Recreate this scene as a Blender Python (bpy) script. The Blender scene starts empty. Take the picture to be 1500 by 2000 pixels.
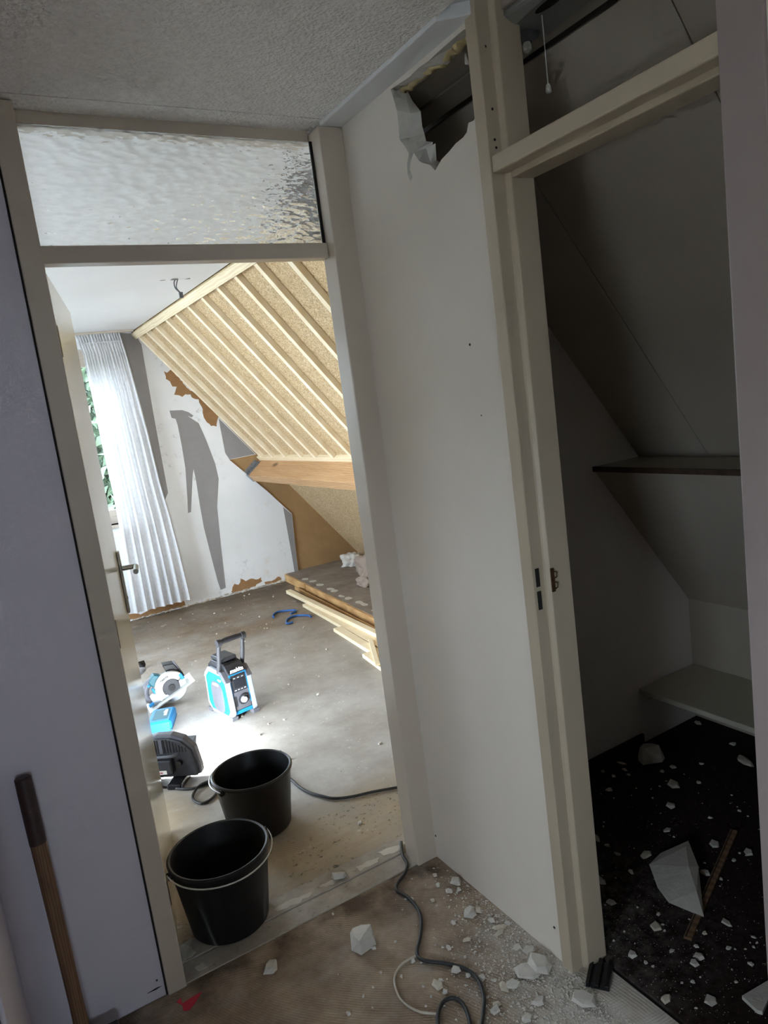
import bpy, bmesh, math, random
from mathutils import Vector, Matrix

# ------------------------------------------------------------------ camera, world, exposure
scene = bpy.context.scene
COL = scene.collection
cam_data = bpy.data.cameras.new('camera')
cam = bpy.data.objects.new('camera', cam_data)
COL.objects.link(cam)
R_, U_, F_ = Vector((.8515, -.5079, -.1304)), Vector((.1916, .0699, .979)), Vector((.4881, .8586, -.1568))
F_.normalize(); R_ = (R_ - F_ * R_.dot(F_)).normalized(); U_ = R_.cross(F_)
cam.matrix_world = Matrix(((R_.x, U_.x, -F_.x, 0), (R_.y, U_.y, -F_.y, 0), (R_.z, U_.z, -F_.z, 1.6), (0, 0, 0, 1)))
cam_data.sensor_fit = 'HORIZONTAL'
cam_data.sensor_width = 36
cam_data.lens = 36 * 1410 / 1500
cam_data.clip_start = .02
scene.camera = cam

world = bpy.data.worlds.new('sky')
scene.world = world
world.use_nodes = True
wb = world.node_tree.nodes['Background']
wb.inputs[0].default_value = (.72, .86, 1.0, 1)
wb.inputs[1].default_value = 15.5

scene.view_settings.view_transform = 'Standard'
scene.view_settings.look = 'None'
scene.view_settings.gamma = 1
scene.view_settings.use_curve_mapping = False
scene.view_settings.exposure = 0.88
cy = scene.cycles
cy.use_denoising = True
cy.max_bounces = 8
cy.diffuse_bounces = 4
cy.use_adaptive_sampling = True
cy.adaptive_threshold = .08
cy.adaptive_min_samples = 20
cy.glossy_bounces = 4
cy.transmission_bounces = 6
cy.transparent_max_bounces = 8
cy.caustics_reflective = False
cy.caustics_refractive = True
cy.sample_clamp_indirect = 6


def portal(name, loc, direction, sx, sy):
    l = bpy.data.lights.new(name, 'AREA')
    l.shape = 'RECTANGLE'; l.size = sx; l.size_y = sy
    l.cycles.is_portal = True
    o = bpy.data.objects.new(name, l)
    COL.objects.link(o)
    o.location = loc
    o.rotation_euler = Vector(direction).to_track_quat('-Z', 'Y').to_euler()
    return o


portal('daylight_far_window', (.21, 6.56, 1.565), (0, -1, 0), 2.18, 1.45)
portal('daylight_added_side', (-2.56, 4.3, 1.5), (1, 0, 0), 2.4, 1.5)  # for the unseen side window added to brighten the bedroom
portal('daylight_added_hall', (-1.36, .0, 1.05), (1, 0, 0), .7, .6)  # for the small window added to light the hall
portal('daylight_added_back', (-.35, -3.16, 1.5), (0, 1, 0), .66, .6)  # for the window added behind the camera as fill

rnd = random.Random(7)
PI = math.pi

# ------------------------------------------------------------------ helpers
def srgb(r, g, b):
    f = lambda c: (c / 255) / 12.92 if c / 255 <= .04045 else ((c / 255 + .055) / 1.055) ** 2.4
    return (f(r), f(g), f(b), 1)


class NT:
    def __init__(self, name):
        self.m = bpy.data.materials.new(name); self.m.use_nodes = True
        self.t = self.m.node_tree; self.n = self.t.nodes; self.n.clear()
        self.out = self.n.new('ShaderNodeOutputMaterial')
        self.b = self.n.new('ShaderNodeBsdfPrincipled')
        self.t.links.new(self.b.outputs[0], self.out.inputs[0])
        tc = self.n.new('ShaderNodeTexCoord'); self.co = tc.outputs['Object']; self.tc = tc

    def link(self, a, b): self.t.links.new(a, b)

    def mapping(self, scale=(1, 1, 1), rot=(0, 0, 0), loc=(0, 0, 0), src=None):
        n = self.n.new('ShaderNodeMapping')
        n.inputs['Scale'].default_value = scale; n.inputs['Rotation'].default_value = rot; n.inputs['Location'].default_value = loc
        self.link(src or self.co, n.inputs['Vector']); return n.outputs[0]

    def noise(self, scale, detail=4, rough=.6, src=None, dist=0):
        n = self.n.new('ShaderNodeTexNoise')
        n.inputs['Scale'].default_value = scale; n.inputs['Detail'].default_value = detail
        n.inputs['Roughness'].default_value = rough; n.inputs['Distortion'].default_value = dist
        self.link(src or self.co, n.inputs['Vector']); return n.outputs['Fac']

    def voronoi(self, scale, src=None, feature='F1', out='Distance'):
        n = self.n.new('ShaderNodeTexVoronoi'); n.feature = feature
        n.inputs['Scale'].default_value = scale
        self.link(src or self.co, n.inputs['Vector']); return n.outputs[out]

    def wave(self, scale, dist=2, detail=2, kind='BANDS', src=None, direction='X', dscale=1):
        n = self.n.new('ShaderNodeTexWave'); n.wave_type = kind
        if kind == 'BANDS': n.bands_direction = direction
        else: n.rings_direction = direction
        n.inputs['Scale'].default_value = scale; n.inputs['Distortion'].default_value = dist
        n.inputs['Detail'].default_value = detail; n.inputs['Detail Scale'].default_value = dscale
        self.link(src or self.co, n.inputs['Vector']); return n.outputs['Fac']

    def ramp(self, fac, stops):
        n = self.n.new('ShaderNodeValToRGB'); e = n.color_ramp.elements
        while len(e) > 1: e.remove(e[-1])
        for i, (p, c) in enumerate(stops):
            if not isinstance(c, tuple): c = (c, c, c, 1)
            el = e[0] if i == 0 else e.new(p)
            el.position = p; el.color = c
        self.link(fac, n.inputs[0]); return n.outputs[0]

    def mix(self, fac, a, b, mode='MIX'):
        n = self.n.new('ShaderNodeMix'); n.data_type = 'RGBA'; n.blend_type = mode
        for s, v in ((n.inputs['Factor'], fac), (n.inputs['A'], a), (n.inputs['B'], b)):
            if hasattr(v, 'is_linked'): self.link(v, s)
            elif isinstance(v, tuple): s.default_value = v
            else: s.default_value = v if s == n.inputs['Factor'] else (v, v, v, 1)
        # Mix node has several sockets with the same name: address colour ones by type
        return n.outputs['Result']

    def math(self, op, a, b=0.0):
        n = self.n.new('ShaderNodeMath'); n.operation = op
        for i, v in enumerate((a, b)):
            if hasattr(v, 'is_linked'): self.link(v, n.inputs[i])
            else: n.inputs[i].default_value = v
        return n.outputs[0]

    def sep(self, src=None):
        n = self.n.new('ShaderNodeSeparateXYZ'); self.link(src or self.co, n.inputs[0]); return n.outputs

    def rng(self, v, a, b, c=0., d=1.):
        n = self.n.new('ShaderNodeMapRange'); n.clamp = True
        for i, x in enumerate((a, b, c, d)): n.inputs[i + 1].default_value = x
        self.link(v, n.inputs[0]); return n.outputs[0]

    def bump(self, h, strength=.3, dist=.005):
        n = self.n.new('ShaderNodeBump'); n.inputs['Strength'].default_value = strength; n.inputs['Distance'].default_value = dist
        self.link(h, n.inputs['Height']); self.link(n.outputs[0], self.b.inputs['Normal'])

    def color(self, c):
        if isinstance(c, tuple): self.b.inputs['Base Color'].default_value = c
        else: self.link(c, self.b.inputs['Base Color'])

    def set(self, **k):
        names = dict(rough='Roughness', metal='Metallic', spec='Specular IOR Level', coat='Coat Weight', trans='Transmission Weight', ior='IOR')
        for a, v in k.items(): self.b.inputs[names[a]].default_value = v
        return self.m


def mixc(nt, fac, a, b, mode='MIX'):
    n = nt.n.new('ShaderNodeMix'); n.data_type = 'RGBA'; n.blend_type = mode
    def put(s, v):
        if hasattr(v, 'is_linked'): nt.link(v, s)
        else: s.default_value = v
    put(n.inputs[0], fac); put(n.inputs[6], a); put(n.inputs[7], b)
    return n.outputs[2]


def plain(name, c, rough=.5, var=.08, scale=12, bump=0, bscale=60, metal=0, spec=.5, coat=0):
    """one colour with a slight mottling and fine relief"""
    t = NT(name)
    d = tuple(max(0, x * (1 - var)) for x in c[:3]) + (1,)
    l = tuple(min(1, x * (1 + var)) for x in c[:3]) + (1,)
    t.color(t.ramp(t.noise(scale), [(.3, d), (.7, l)]))
    if bump: t.bump(t.noise(bscale, 3), bump, .004)
    return t.set(rough=rough, metal=metal, spec=spec, coat=coat)


# ------------------------------------------------------------------ materials
M = {}
M['wall_white'] = plain('wall_white', srgb(220, 210, 198), .75, .03, 3, .06, 180)
M['panel_white'] = plain('panel_white', srgb(206, 200, 212), .55, .02, 3, .08, 250)
M['frame'] = plain('frame', srgb(196, 183, 168), .28, .03, 6, .03, 40, spec=.5)
M['frame_cream'] = plain('frame_cream', srgb(182, 167, 145), .35, .04, 6, .03, 40)
M['frame_shaded'] = plain('frame_shaded', srgb(148, 134, 131), .4, .03, 6, .03, 40)  # near closet jamb only: frame paint darkened to stand for its shade
M['door'] = plain('door', srgb(222, 214, 190), .12, .02, 4, .01, 10, spec=.6)
t = NT('ceiling_stipple')
t.color(t.ramp(t.noise(60, 3), [(.3, srgb(232, 227, 223)), (.7, srgb(246, 241, 237))]))
t.bump(t.math('ADD', t.noise(150, 3, .7), t.math('MULTIPLY', t.voronoi(110), .8)), .9, .006)
M['stipple'] = t.set(rough=.9)
M['ceiling_smooth'] = plain('ceiling_smooth', srgb(216, 216, 216), .8, .02, 3, .05, 60)
M['bed_ceiling'] = plain('bed_ceiling', srgb(242, 243, 246), .8, .02, 2, .04, 30)
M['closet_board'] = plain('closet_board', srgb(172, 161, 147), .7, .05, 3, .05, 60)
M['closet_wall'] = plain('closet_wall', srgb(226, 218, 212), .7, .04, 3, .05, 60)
M['shelf'] = plain('shelf', srgb(186, 180, 162), .5, .05, 4)
M['shelf_edge'] = plain('shelf_edge', srgb(70, 52, 40), .7, .35, 30, .3, 60)
M['dark_gap'] = plain('dark_gap', srgb(30, 26, 22), .9)
M['grey_plaster'] = plain('grey_plaster', srgb(152, 149, 148), .9, .05, 8, .1, 90)
M['fibreboard'] = plain('fibreboard', srgb(168, 134, 92), .8, .10, 7, .12, 140)
M['torn_brown'] = plain('torn_brown', srgb(160, 120, 80), .9, .10, 20, .2, 120)
M['beam'] = None
M['black_plastic'] = plain('black_plastic', srgb(20, 20, 22), .32, .2, 18, .03, 60)
M['bucket'] = plain('bucket', srgb(17, 17, 19), .36, .25, 22, .04, 40)
M['bucket_dusty'] = plain('bucket_dusty', srgb(21, 21, 23), .5, .6, 30, .05, 40)
M['wire_white'] = plain('wire_white', srgb(200, 198, 190), .35, .05)
M['wire_steel'] = plain('wire_steel', srgb(190, 192, 196), .3, .05, metal=.8)
M['steel'] = plain('steel', srgb(150, 146, 138), .3, .06, 20, metal=.9)
M['zinc'] = plain('zinc', srgb(150, 155, 160), .4, .25, 60, metal=.7)
M['brass'] = plain('brass', srgb(86, 62, 40), .5, .3, 60, metal=.5)
M['plaster'] = plain('plaster', srgb(198, 192, 182), .9, .08, 25, .35, 70)
M['plaster_old'] = plain('plaster_old', srgb(196, 186, 168), .9, .10, 25, .35, 70)
M['cable_black'] = plain('cable_black', srgb(44, 43, 42), .55, .2, 40)
M['cable_white'] = plain('cable_white', srgb(190, 180, 164), .5, .06)
M['grey_plastic'] = plain('grey_plastic', srgb(92, 92, 98), .45, .12, 30)
M['dark_plastic'] = plain('dark_plastic', srgb(46, 46, 50), .45, .15, 30)
M['light_plastic'] = plain('light_plastic', srgb(168, 172, 180), .4, .05, 20)
M['blue_plastic'] = plain('blue_plastic', srgb(26, 124, 178), .4, .06, 20)
M['teal_plastic'] = plain('teal_plastic', srgb(22, 88, 100), .45, .12, 30)
M['blue_rubber'] = plain('blue_rubber', srgb(36, 92, 158), .5, .1)
M['lamp_back'] = plain('lamp_back', srgb(62, 62, 66), .5, .2, 30)
M['guard_white'] = plain('guard_white', srgb(190, 190, 184), .4, .05)
M['screen'] = plain('screen', srgb(38, 40, 46), .15, .05)
M['print_white'] = plain('print_white', srgb(235, 236, 238), .5, .02)
M['print_dark'] = plain('print_dark', srgb(40, 38, 40), .6, .05)
M['print_red'] = plain('print_red', srgb(170, 40, 36), .6, .05)
M['red_tape'] = plain('red_tape', srgb(196, 46, 66), .6, .08, 30)
M['sticker'] = plain('sticker', srgb(222, 218, 208), .6, .03)
M['dark_wood'] = plain('dark_wood', srgb(44, 34, 28), .6, .2, 8)
M['foam'] = plain('foam', srgb(190, 172, 128), .9, .15, 18, .3, 40)
M['cloth_grey'] = plain('cloth_grey', srgb(158, 140, 126), .9, .16, 14, .2, 90)
M['bulb'] = plain('bulb', srgb(222, 220, 214), .15, .03)
M['fixture'] = plain('fixture', srgb(150, 150, 148), .3, .08, 10, metal=.4)


def wood(name, c1, c2, grain=(1, 1, 1), scale=14, knots=True, rough=.65, bump=.1):
    t = NT(name)
    mp = t.mapping(grain)
    g = t.wave(scale, 5, 3, src=mp, dscale=1.5)
    n = t.noise(scale * .6, 5, .65, src=mp)
    f = t.math('ADD', t.math('MULTIPLY', g, .35), t.math('MULTIPLY', n, .65))
    col = t.ramp(f, [(.25, c1), (.7, c2)])
    if knots:
        k = t.rng(t.voronoi(2.6, src=t.mapping(tuple(min(1, x * .55 + .3) for x in grain))), .03, .09)
        col = mixc(t, k, tuple(x * .45 for x in c1[:3]) + (1,), col)
    t.color(col)
    t.bump(n, bump, .002)
    return t.set(rough=rough)


M['pine'] = wood('pine', srgb(222, 198, 158), srgb(240, 224, 192), (2, .25, 2))
M['pine_slope'] = wood('pine_slope', srgb(230, 212, 178), srgb(240, 226, 198), (.3, 3, .3), 10, False)
M['beam'] = wood('beam', srgb(168, 126, 86), srgb(200, 160, 116), (3, .3, 3), 9)
M['step_wood'] = wood('step_wood', srgb(176, 132, 84), srgb(206, 166, 112), (2, .3, 2), 8)
M['hammer_wood'] = wood('hammer_wood', srgb(92, 66, 48), srgb(124, 92, 66), (3, 3, .25), 16, False)
M['lath'] = wood('lath', srgb(104, 76, 54), srgb(140, 108, 80), (1, 1, 1), 10, False)

t = NT('chipboard')
f1 = t.voronoi(190, out='Color'); f2 = t.noise(240, 3, .7); f3 = t.noise(4, 3)
s = t.sep(f1)
col = t.ramp(s[0], [(0, srgb(142, 114, 80)), (.25, srgb(182, 153, 112)), (.6, srgb(202, 174, 134)), (.93, srgb(212, 187, 148)), (1, srgb(238, 224, 190))])
col = mixc(t, t.rng(f2, .60, .72), col, srgb(128, 100, 62))
col = mixc(t, t.rng(f3, .35, .7, 0, .22), col, srgb(160, 134, 92))
t.color(col); t.bump(f2, .15, .002)
M['chipboard'] = t.set(rough=.85)

# screed of the bedroom: grey, brown glue remains at the far side and by the door
t = NT('screed')
xyz = t.sep()
base = t.ramp(t.noise(2.2, 7, .7), [(.3, srgb(134, 126, 116)), (.5, srgb(160, 154, 146)), (.72, srgb(182, 178, 172))])
far = t.math('MULTIPLY', t.rng(xyz[1], 3.7, 5.2), t.rng(t.noise(1.8, 6, .65), .36, .6, .35, 1))
base = mixc(t, far, base, t.ramp(t.noise(7, 6, .7), [(.3, srgb(104, 86, 66)), (.7, srgb(146, 126, 102))]))
edge = t.math('MULTIPLY', t.rng(xyz[1], 5.55, 6.15), t.rng(t.noise(3.5, 5, .7), .36, .58))
base = mixc(t, edge, base, srgb(92, 78, 60))
# glue zone next to the door
nw = t.noise(2.6, 4, .6)
yw = t.math('ADD', xyz[1], t.math('MULTIPLY', t.math('SUBTRACT', nw, .5), .35))
gl = t.math('MULTIPLY', t.rng(yw, 2.62, 2.5), 1.0)
wv = t.wave(30, 2.6, 3, 'RINGS', src=t.mapping((1, 1, 0), loc=(-.2, -2.0, 0)), direction='Z', dscale=.7)
wv = mixc(t, t.rng(t.noise(3.4, 4, .6), .30, .50), wv, t.noise(14, 6, .7, src=t.mapping((.35, 1.6, 1))))
glue = t.ramp(wv, [(0.1, srgb(140, 120, 98)), (.5, srgb(164, 147, 124)), (.9, srgb(174, 161, 142))])
glue = mixc(t, t.rng(t.noise(5, 5, .6), .42, .62), glue, srgb(154, 144, 130))
sp = t.math('MULTIPLY', t.rng(t.noise(46, 3, .7), .58, .66), t.rng(t.noise(3.2, 3), .46, .6))
glue = mixc(t, sp, glue, srgb(62, 66, 52))
base = mixc(t, gl, base, glue)
lx = t.math('MULTIPLY', t.rng(t.math('ADD', xyz[0], t.math('MULTIPLY', nw, .25)), .70, .58), t.rng(yw, 3.25, 3.1))
base = mixc(t, t.math('MULTIPLY', lx, .8), base, t.ramp(wv, [(0, srgb(142, 120, 90)), (1, srgb(186, 166, 134))]))
blot = t.rng(t.noise(9, 6, .72), .63, .70)
base = mixc(t, t.math('MULTIPLY', blot, .75), base, srgb(206, 202, 196))
t.color(base); t.bump(t.noise(30, 6, .7), .25, .004)
M['screed'] = t.set(rough=.6, spec=.4)

# hall floor: dark brown glue with trowel combing, plaster dust along the wall
t = NT('hall_floor')
xyz = t.sep()
base = t.ramp(t.noise(4.5, 7, .7), [(.28, srgb(104, 87, 73)), (.5, srgb(148, 129, 110)), (.75, srgb(188, 170, 149))])
wv = t.wave(34, 3.0, 3, 'RINGS', src=t.mapping((1, 1, 0), loc=(-.1, -1.1, 0)), direction='Z', dscale=.6)
wv2 = t.wave(40, 2.5, 2, 'RINGS', src=t.mapping((1, 1, 0), loc=(-1.4, -2.4, 0)), direction='Z', dscale=.6)
wsel = t.rng(t.noise(2.4, 2), .47, .53)
w = mixc(t, wsel, wv, wv2)
base = mixc(t, t.math('MULTIPLY', t.rng(w, .55, .8), t.rng(t.noise(3.3, 5, .7), .45, .68, 0, .45)), base, srgb(204, 182, 156))
gy = t.math('MULTIPLY', t.rng(t.noise(6, 6, .7), .5, .68), .5)
base = mixc(t, gy, base, srgb(170, 164, 156))
d1 = t.math('ADD', xyz[0], t.math('MULTIPLY', xyz[1], -.9))        # dust lies in the corner by the closet jamb
dm = t.math('MULTIPLY', t.rng(t.math('ADD', d1, t.math('MULTIPLY', t.noise(5, 5, .7), .5)), -.18, .22), t.rng(xyz[0], .7, 1.0))
dm = t.math('MULTIPLY', dm, t.rng(t.noise(24, 5, .7), .28, .62, .35, 1))
base = mixc(t, dm, base, srgb(206, 200, 190))
dk = t.math('MULTIPLY', t.rng(xyz[1], 1.80, 1.95), t.rng(t.noise(7, 4), .42, .6))
base = mixc(t, t.math('MULTIPLY', dk, .7), base, srgb(52, 40, 30))
t.color(base); t.bump(t.math('ADD', t.math('MULTIPLY', w, .5), t.noise(60, 5, .7)), .3, .003)
M['hall_floor'] = t.set(rough=.75, spec=.3)

t = NT('threshold')
base = t.ramp(t.noise(7, 7, .7), [(.3, srgb(140, 130, 120)), (.6, srgb(174, 166, 156)), (.8, srgb(192, 186, 178))])
base = mixc(t, t.rng(t.noise(40, 4, .7), .6, .7, 0, .5), base, srgb(90, 78, 64))
t.color(base); t.bump(t.noise(40, 5, .7), .3, .003)
M['threshold'] = t.set(rough=.8)

t = NT('closet_carpet')
xyz = t.sep()
base = t.ramp(t.noise(90, 4, .8), [(.3, srgb(34, 25, 23)), (.7, srgb(56, 44, 40))])
dm = t.math('MULTIPLY', t.rng(xyz[0], 1.75, 1.3), t.rng(xyz[1], 1.0, 1.5))
dm = t.math('MULTIPLY', dm, t.rng(t.noise(22, 6, .75), .42, .66, 0, .8))
base = mixc(t, dm, base, srgb(140, 134, 126))
t.color(base); t.bump(t.noise(300, 3), .5, .004)
M['carpet'] = t.set(rough=.95, spec=.1)

t = NT('alcove_floor')
base = t.ramp(t.noise(5, 6, .7), [(.3, srgb(116, 102, 90)), (.7, srgb(152, 140, 128))])
t.color(base); t.bump(t.noise(40, 4), .2, .003)
M['alcove_floor'] = t.set(rough=.85)

# wall with wallpaper scraped off
t = NT('scraped_wall')
base = t.ramp(t.noise(1.3, 5, .6), [(.3, srgb(232, 233, 233)), (.7, srgb(246, 247, 248))])
st = t.math('MULTIPLY', t.rng(t.noise(16, 6, .75), .56, .66), t.rng(t.noise(1.6, 3), .5, .64))
base = mixc(t, t.math('MULTIPLY', st, .6), base, srgb(160, 156, 150))
st = t.math('MULTIPLY', t.rng(t.noise(6, 5, .7), .58, .7), t.rng(t.noise(1.1, 2), .48, .6))
base = mixc(t, t.math('MULTIPLY', st, .5), base, srgb(226, 206, 170))
t.color(base); t.bump(t.noise(14, 6, .7), .15, .004)
M['scraped'] = t.set(rough=.75)

# broken gypsum edge
M['broken'] = plain('broken', srgb(206, 202, 194), .95, .08, 20, .5, 50)

# patterned glass: clear wavy glass, plus a translucent layer that puts light and dark into its ripples
t = NT('pattern_glass')
t.color((.97, .98, .97, 1)); t.set(rough=.02, trans=1, ior=1.35)
h = t.voronoi(60, src=t.mapping((.62, 1, 1.5)), feature='SMOOTH_F1')
h = t.math('ADD', h, t.math('MULTIPLY', t.noise(34, 2, src=t.mapping((.7, 1, 1.3))), .7))
t.bump(h, .75, .009)
bn = t.n.new('ShaderNodeBump'); bn.inputs['Strength'].default_value = 1; bn.inputs['Distance'].default_value = .028; t.link(h, bn.inputs['Height'])
tl = t.n.new('ShaderNodeBsdfTranslucent'); tl.inputs[0].default_value = (.95, .96, .96, 1); t.link(bn.outputs[0], tl.inputs['Normal'])
mx = t.n.new('ShaderNodeMixShader'); mx.inputs[0].default_value = .19
t.link(t.b.outputs[0], mx.inputs[1]); t.link(tl.outputs[0], mx.inputs[2]); t.link(mx.outputs[0], t.out.inputs[0])
M['pattern_glass'] = t.m

# clear window glass: lets daylight pass, mirrors a little
t = NT('window_glass')
tr = t.n.new('ShaderNodeBsdfTransparent'); gl = t.n.new('ShaderNodeBsdfGlossy'); gl.inputs['Roughness'].default_value = .02
fr = t.n.new('ShaderNodeFresnel'); fr.inputs[0].default_value = 1.3
mx = t.n.new('ShaderNodeMixShader'); t.link(fr.outputs[0], mx.inputs[0]); t.link(tr.outputs[0], mx.inputs[1]); t.link(gl.outputs[0], mx.inputs[2])
t.link(mx.outputs[0], t.out.inputs[0]); t.n.remove(t.b); M['window_glass'] = t.m

# curtain: thin white cloth
t = NT('curtain')
df = t.n.new('ShaderNodeBsdfDiffuse'); tl = t.n.new('ShaderNodeBsdfTranslucent')
c = t.ramp(t.noise(40, 3), [(.3, srgb(226, 226, 228)), (.7, srgb(240, 240, 242))])
t.link(c, df.inputs[0]); t.link(c, tl.inputs[0])
mx = t.n.new('ShaderNodeMixShader'); mx.inputs[0].default_value = .3
t.link(df.outputs[0], mx.inputs[1]); t.link(tl.outputs[0], mx.inputs[2]); t.link(mx.outputs[0], t.out.inputs[0]); t.n.remove(t.b); M['curtain'] = t.m

M['leaf'] = plain('leaf', srgb(74, 92, 70), .6, .35, 3)
M['leaf_light'] = plain('leaf_light', srgb(84, 104, 74), .6, .3, 3)
M['bark'] = plain('bark', srgb(84, 70, 56), .9, .2, 12, .5, 20)
M['bounce_ground'] = plain('bounce_ground', srgb(196, 194, 188), .9, .1, 1)  # pale ground colour, chosen to bounce daylight up to the ceilings
M['sky_block'] = plain('sky_block', srgb(110, 74, 58), .8, .15, 4)

t = NT('lamp_led')
em = t.n.new('ShaderNodeEmission'); em.inputs[0].default_value = (.84, .93, 1, 1); em.inputs[1].default_value = 165
t.link(em.outputs[0], t.out.inputs[0]); t.n.remove(t.b); M['led'] = t.m

t = NT('hammer_grip')
base = t.ramp(t.noise(40, 5, .75), [(.35, srgb(38, 20, 20)), (.62, srgb(58, 34, 32)), (.72, srgb(120, 92, 86))])
t.color(base); M['hammer_grip'] = t.set(rough=.5)

# ------------------------------------------------------------------ mesh helpers
def box(bm, x0, x1, y0, y1, z0, z1):
    v = [bm.verts.new(p) for p in ((x0, y0, z0), (x1, y0, z0), (x1, y1, z0), (x0, y1, z0), (x0, y0, z1), (x1, y0, z1), (x1, y1, z1), (x0, y1, z1))]
    for f in ((3, 2, 1, 0), (4, 5, 6, 7), (0, 1, 5, 4), (1, 2, 6, 5), (2, 3, 7, 6), (3, 0, 4, 7)):
        bm.faces.new([v[i] for i in f])
    return v


def prism(bm, poly, off):
    a = [bm.verts.new(p) for p in poly]; off = Vector(off)
    b = [bm.verts.new(Vector(p) + off) for p in poly]
    n = len(a)
    fs = [bm.faces.new(a), bm.faces.new(b[::-1])]
    for i in range(n): fs.append(bm.faces.new((a[i], b[i], b[(i + 1) % n], a[(i + 1) % n])))
    bmesh.ops.recalc_face_normals(bm, faces=fs)
    return a, b


def tube(bm, pts, r, seg=8, closed=False):
    pts = [Vector(p) for p in pts]; n = len(pts); rings = []; prev = None
    for i, p in enumerate(pts):
        if closed: d = pts[(i + 1) % n] - pts[i - 1]
        else: d = pts[min(i + 1, n - 1)] - pts[max(i - 1, 0)]
        d.normalize()
        if prev is None:
            up = Vector((0, 0, 1)) if abs(d.z) < .9 else Vector((1, 0, 0))
            a = d.cross(up).normalized()
        else:
            a = (prev - d * prev.dot(d)).normalized()
        prev = a; b = d.cross(a)
        rr = r[i] if isinstance(r, (list, tuple)) else r
        rings.append([bm.verts.new(p + (a * math.cos(2 * PI * k / seg) + b * math.sin(2 * PI * k / seg)) * rr) for k in range(seg)])
    m = n if closed else n - 1
    for i in range(m):
        A, B = rings[i], rings[(i + 1) % n]
        for k in range(seg): bm.faces.new((A[k], A[(k + 1) % seg], B[(k + 1) % seg], B[k]))
    if not closed:
        bm.faces.new(rings[0][::-1]); bm.faces.new(rings[-1])


def smooth_path(pts, sub=5):
    pts = [Vector(p) for p in pts]; out = []
    for i in range(len(pts) - 1):
        p0, p1, p2, p3 = pts[max(i - 1, 0)], pts[i], pts[i + 1], pts[min(i + 2, len(pts) - 1)]
        for k in range(sub):
            t_ = k / sub
            out.append(.5 * ((2 * p1) + (p2 - p0) * t_ + (2 * p0 - 5 * p1 + 4 * p2 - p3) * t_ ** 2 + (3 * p1 - p0 - 3 * p2 + p3) * t_ ** 3))
    out.append(pts[-1]); return out


def lathe(bm, prof, seg=48, c=(0, 0, 0), closed=True):
    rings = []
    for r, z in prof:
        rings.append([bm.verts.new((c[0] + r * math.cos(2 * PI * k / seg), c[1] + r * math.sin(2 * PI * k / seg), c[2] + z)) for k in range(seg)])
    for A, B in zip(rings[:-1], rings[1:]):
        for k in range(seg): bm.faces.new((A[k], A[(k + 1) % seg], B[(k + 1) % seg], B[k]))
    if closed: bm.faces.new(rings[0][::-1]); bm.faces.new(rings[-1])
    bmesh.ops.recalc_face_normals(bm, faces=bm.faces[:])


def cyl(bm, c, axis, r, h, seg=24, r2=None):
    axis = Vector(axis).normalized(); up = Vector((0, 0, 1)) if abs(axis.z) < .9 else Vector((1, 0, 0))
    a = axis.cross(up).normalized(); b = axis.cross(a); c = Vector(c); r2 = r if r2 is None else r2
    A = [bm.verts.new(c + (a * math.cos(2 * PI * k / seg) + b * math.sin(2 * PI * k / seg)) * r) for k in range(seg)]
    B = [bm.verts.new(c + axis * h + (a * math.cos(2 * PI * k / seg) + b * math.sin(2 * PI * k / seg)) * r2) for k in range(seg)]
    fs = [bm.faces.new(A[::-1]), bm.faces.new(B)]
    for k in range(seg): fs.append(bm.faces.new((A[k], A[(k + 1) % seg], B[(k + 1) % seg], B[k])))
    bmesh.ops.recalc_face_normals(bm, faces=fs)


def hull(bm, pts):
    vs = [bm.verts.new(p) for p in pts]
    r = bmesh.ops.convex_hull(bm, input=vs)
    bmesh.ops.delete(bm, geom=[v for v in vs if v.is_valid and not v.link_faces], context='VERTS')


def tag(o, label=None, cat=None, group=None, kind=None):
    if label: o['label'] = label
    if cat: o['category'] = cat
    if group: o['group'] = group
    if kind: o['kind'] = kind
    return o


def obj(name, bm, mat, parent=None, smooth=False, bevel=0, seg=2):
    me = bpy.data.meshes.new(name); bm.to_mesh(me); bm.free()
    me.materials.append(M[mat] if isinstance(mat, str) else mat)
    o = bpy.data.objects.new(name, me); COL.objects.link(o)
    if parent: o.parent = parent
    if smooth:
        for p in me.polygons: p.use_smooth = True
        if smooth != 'all': 
            try: me.set_sharp_from_angle(angle=math.radians(40))
            except Exception: pass
    if bevel:
        b = o.modifiers.new('edge', 'BEVEL'); b.width = bevel; b.segments = seg; b.limit_method = 'ANGLE'; b.angle_limit = math.radians(40)
    return o


def thing(name, label, cat, loc=(0, 0, 0), rot=(0, 0, 0), group=None, kind=None):
    o = bpy.data.objects.new(name, None); COL.objects.link(o)
    o.location = loc; o.rotation_euler = rot; o.empty_display_size = .1
    return tag(o, label, cat, group, kind)


def struct(name, bm, mat, label=None, bevel=0, parent=None):
    o = obj(name, bm, mat, parent, bevel=bevel)
    if parent is None: o['kind'] = 'structure'
    if label: o['label'] = label
    return o


def bxo(name, d, mat, parent=None, bevel=0, smooth=False):
    bm = bmesh.new(); box(bm, *d); return obj(name, bm, mat, parent, smooth, bevel)


def bxs(name, d, mat, label=None, parent=None, bevel=0):
    bm = bmesh.new(); box(bm, *d); return struct(name, bm, mat, label, bevel, parent)


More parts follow.
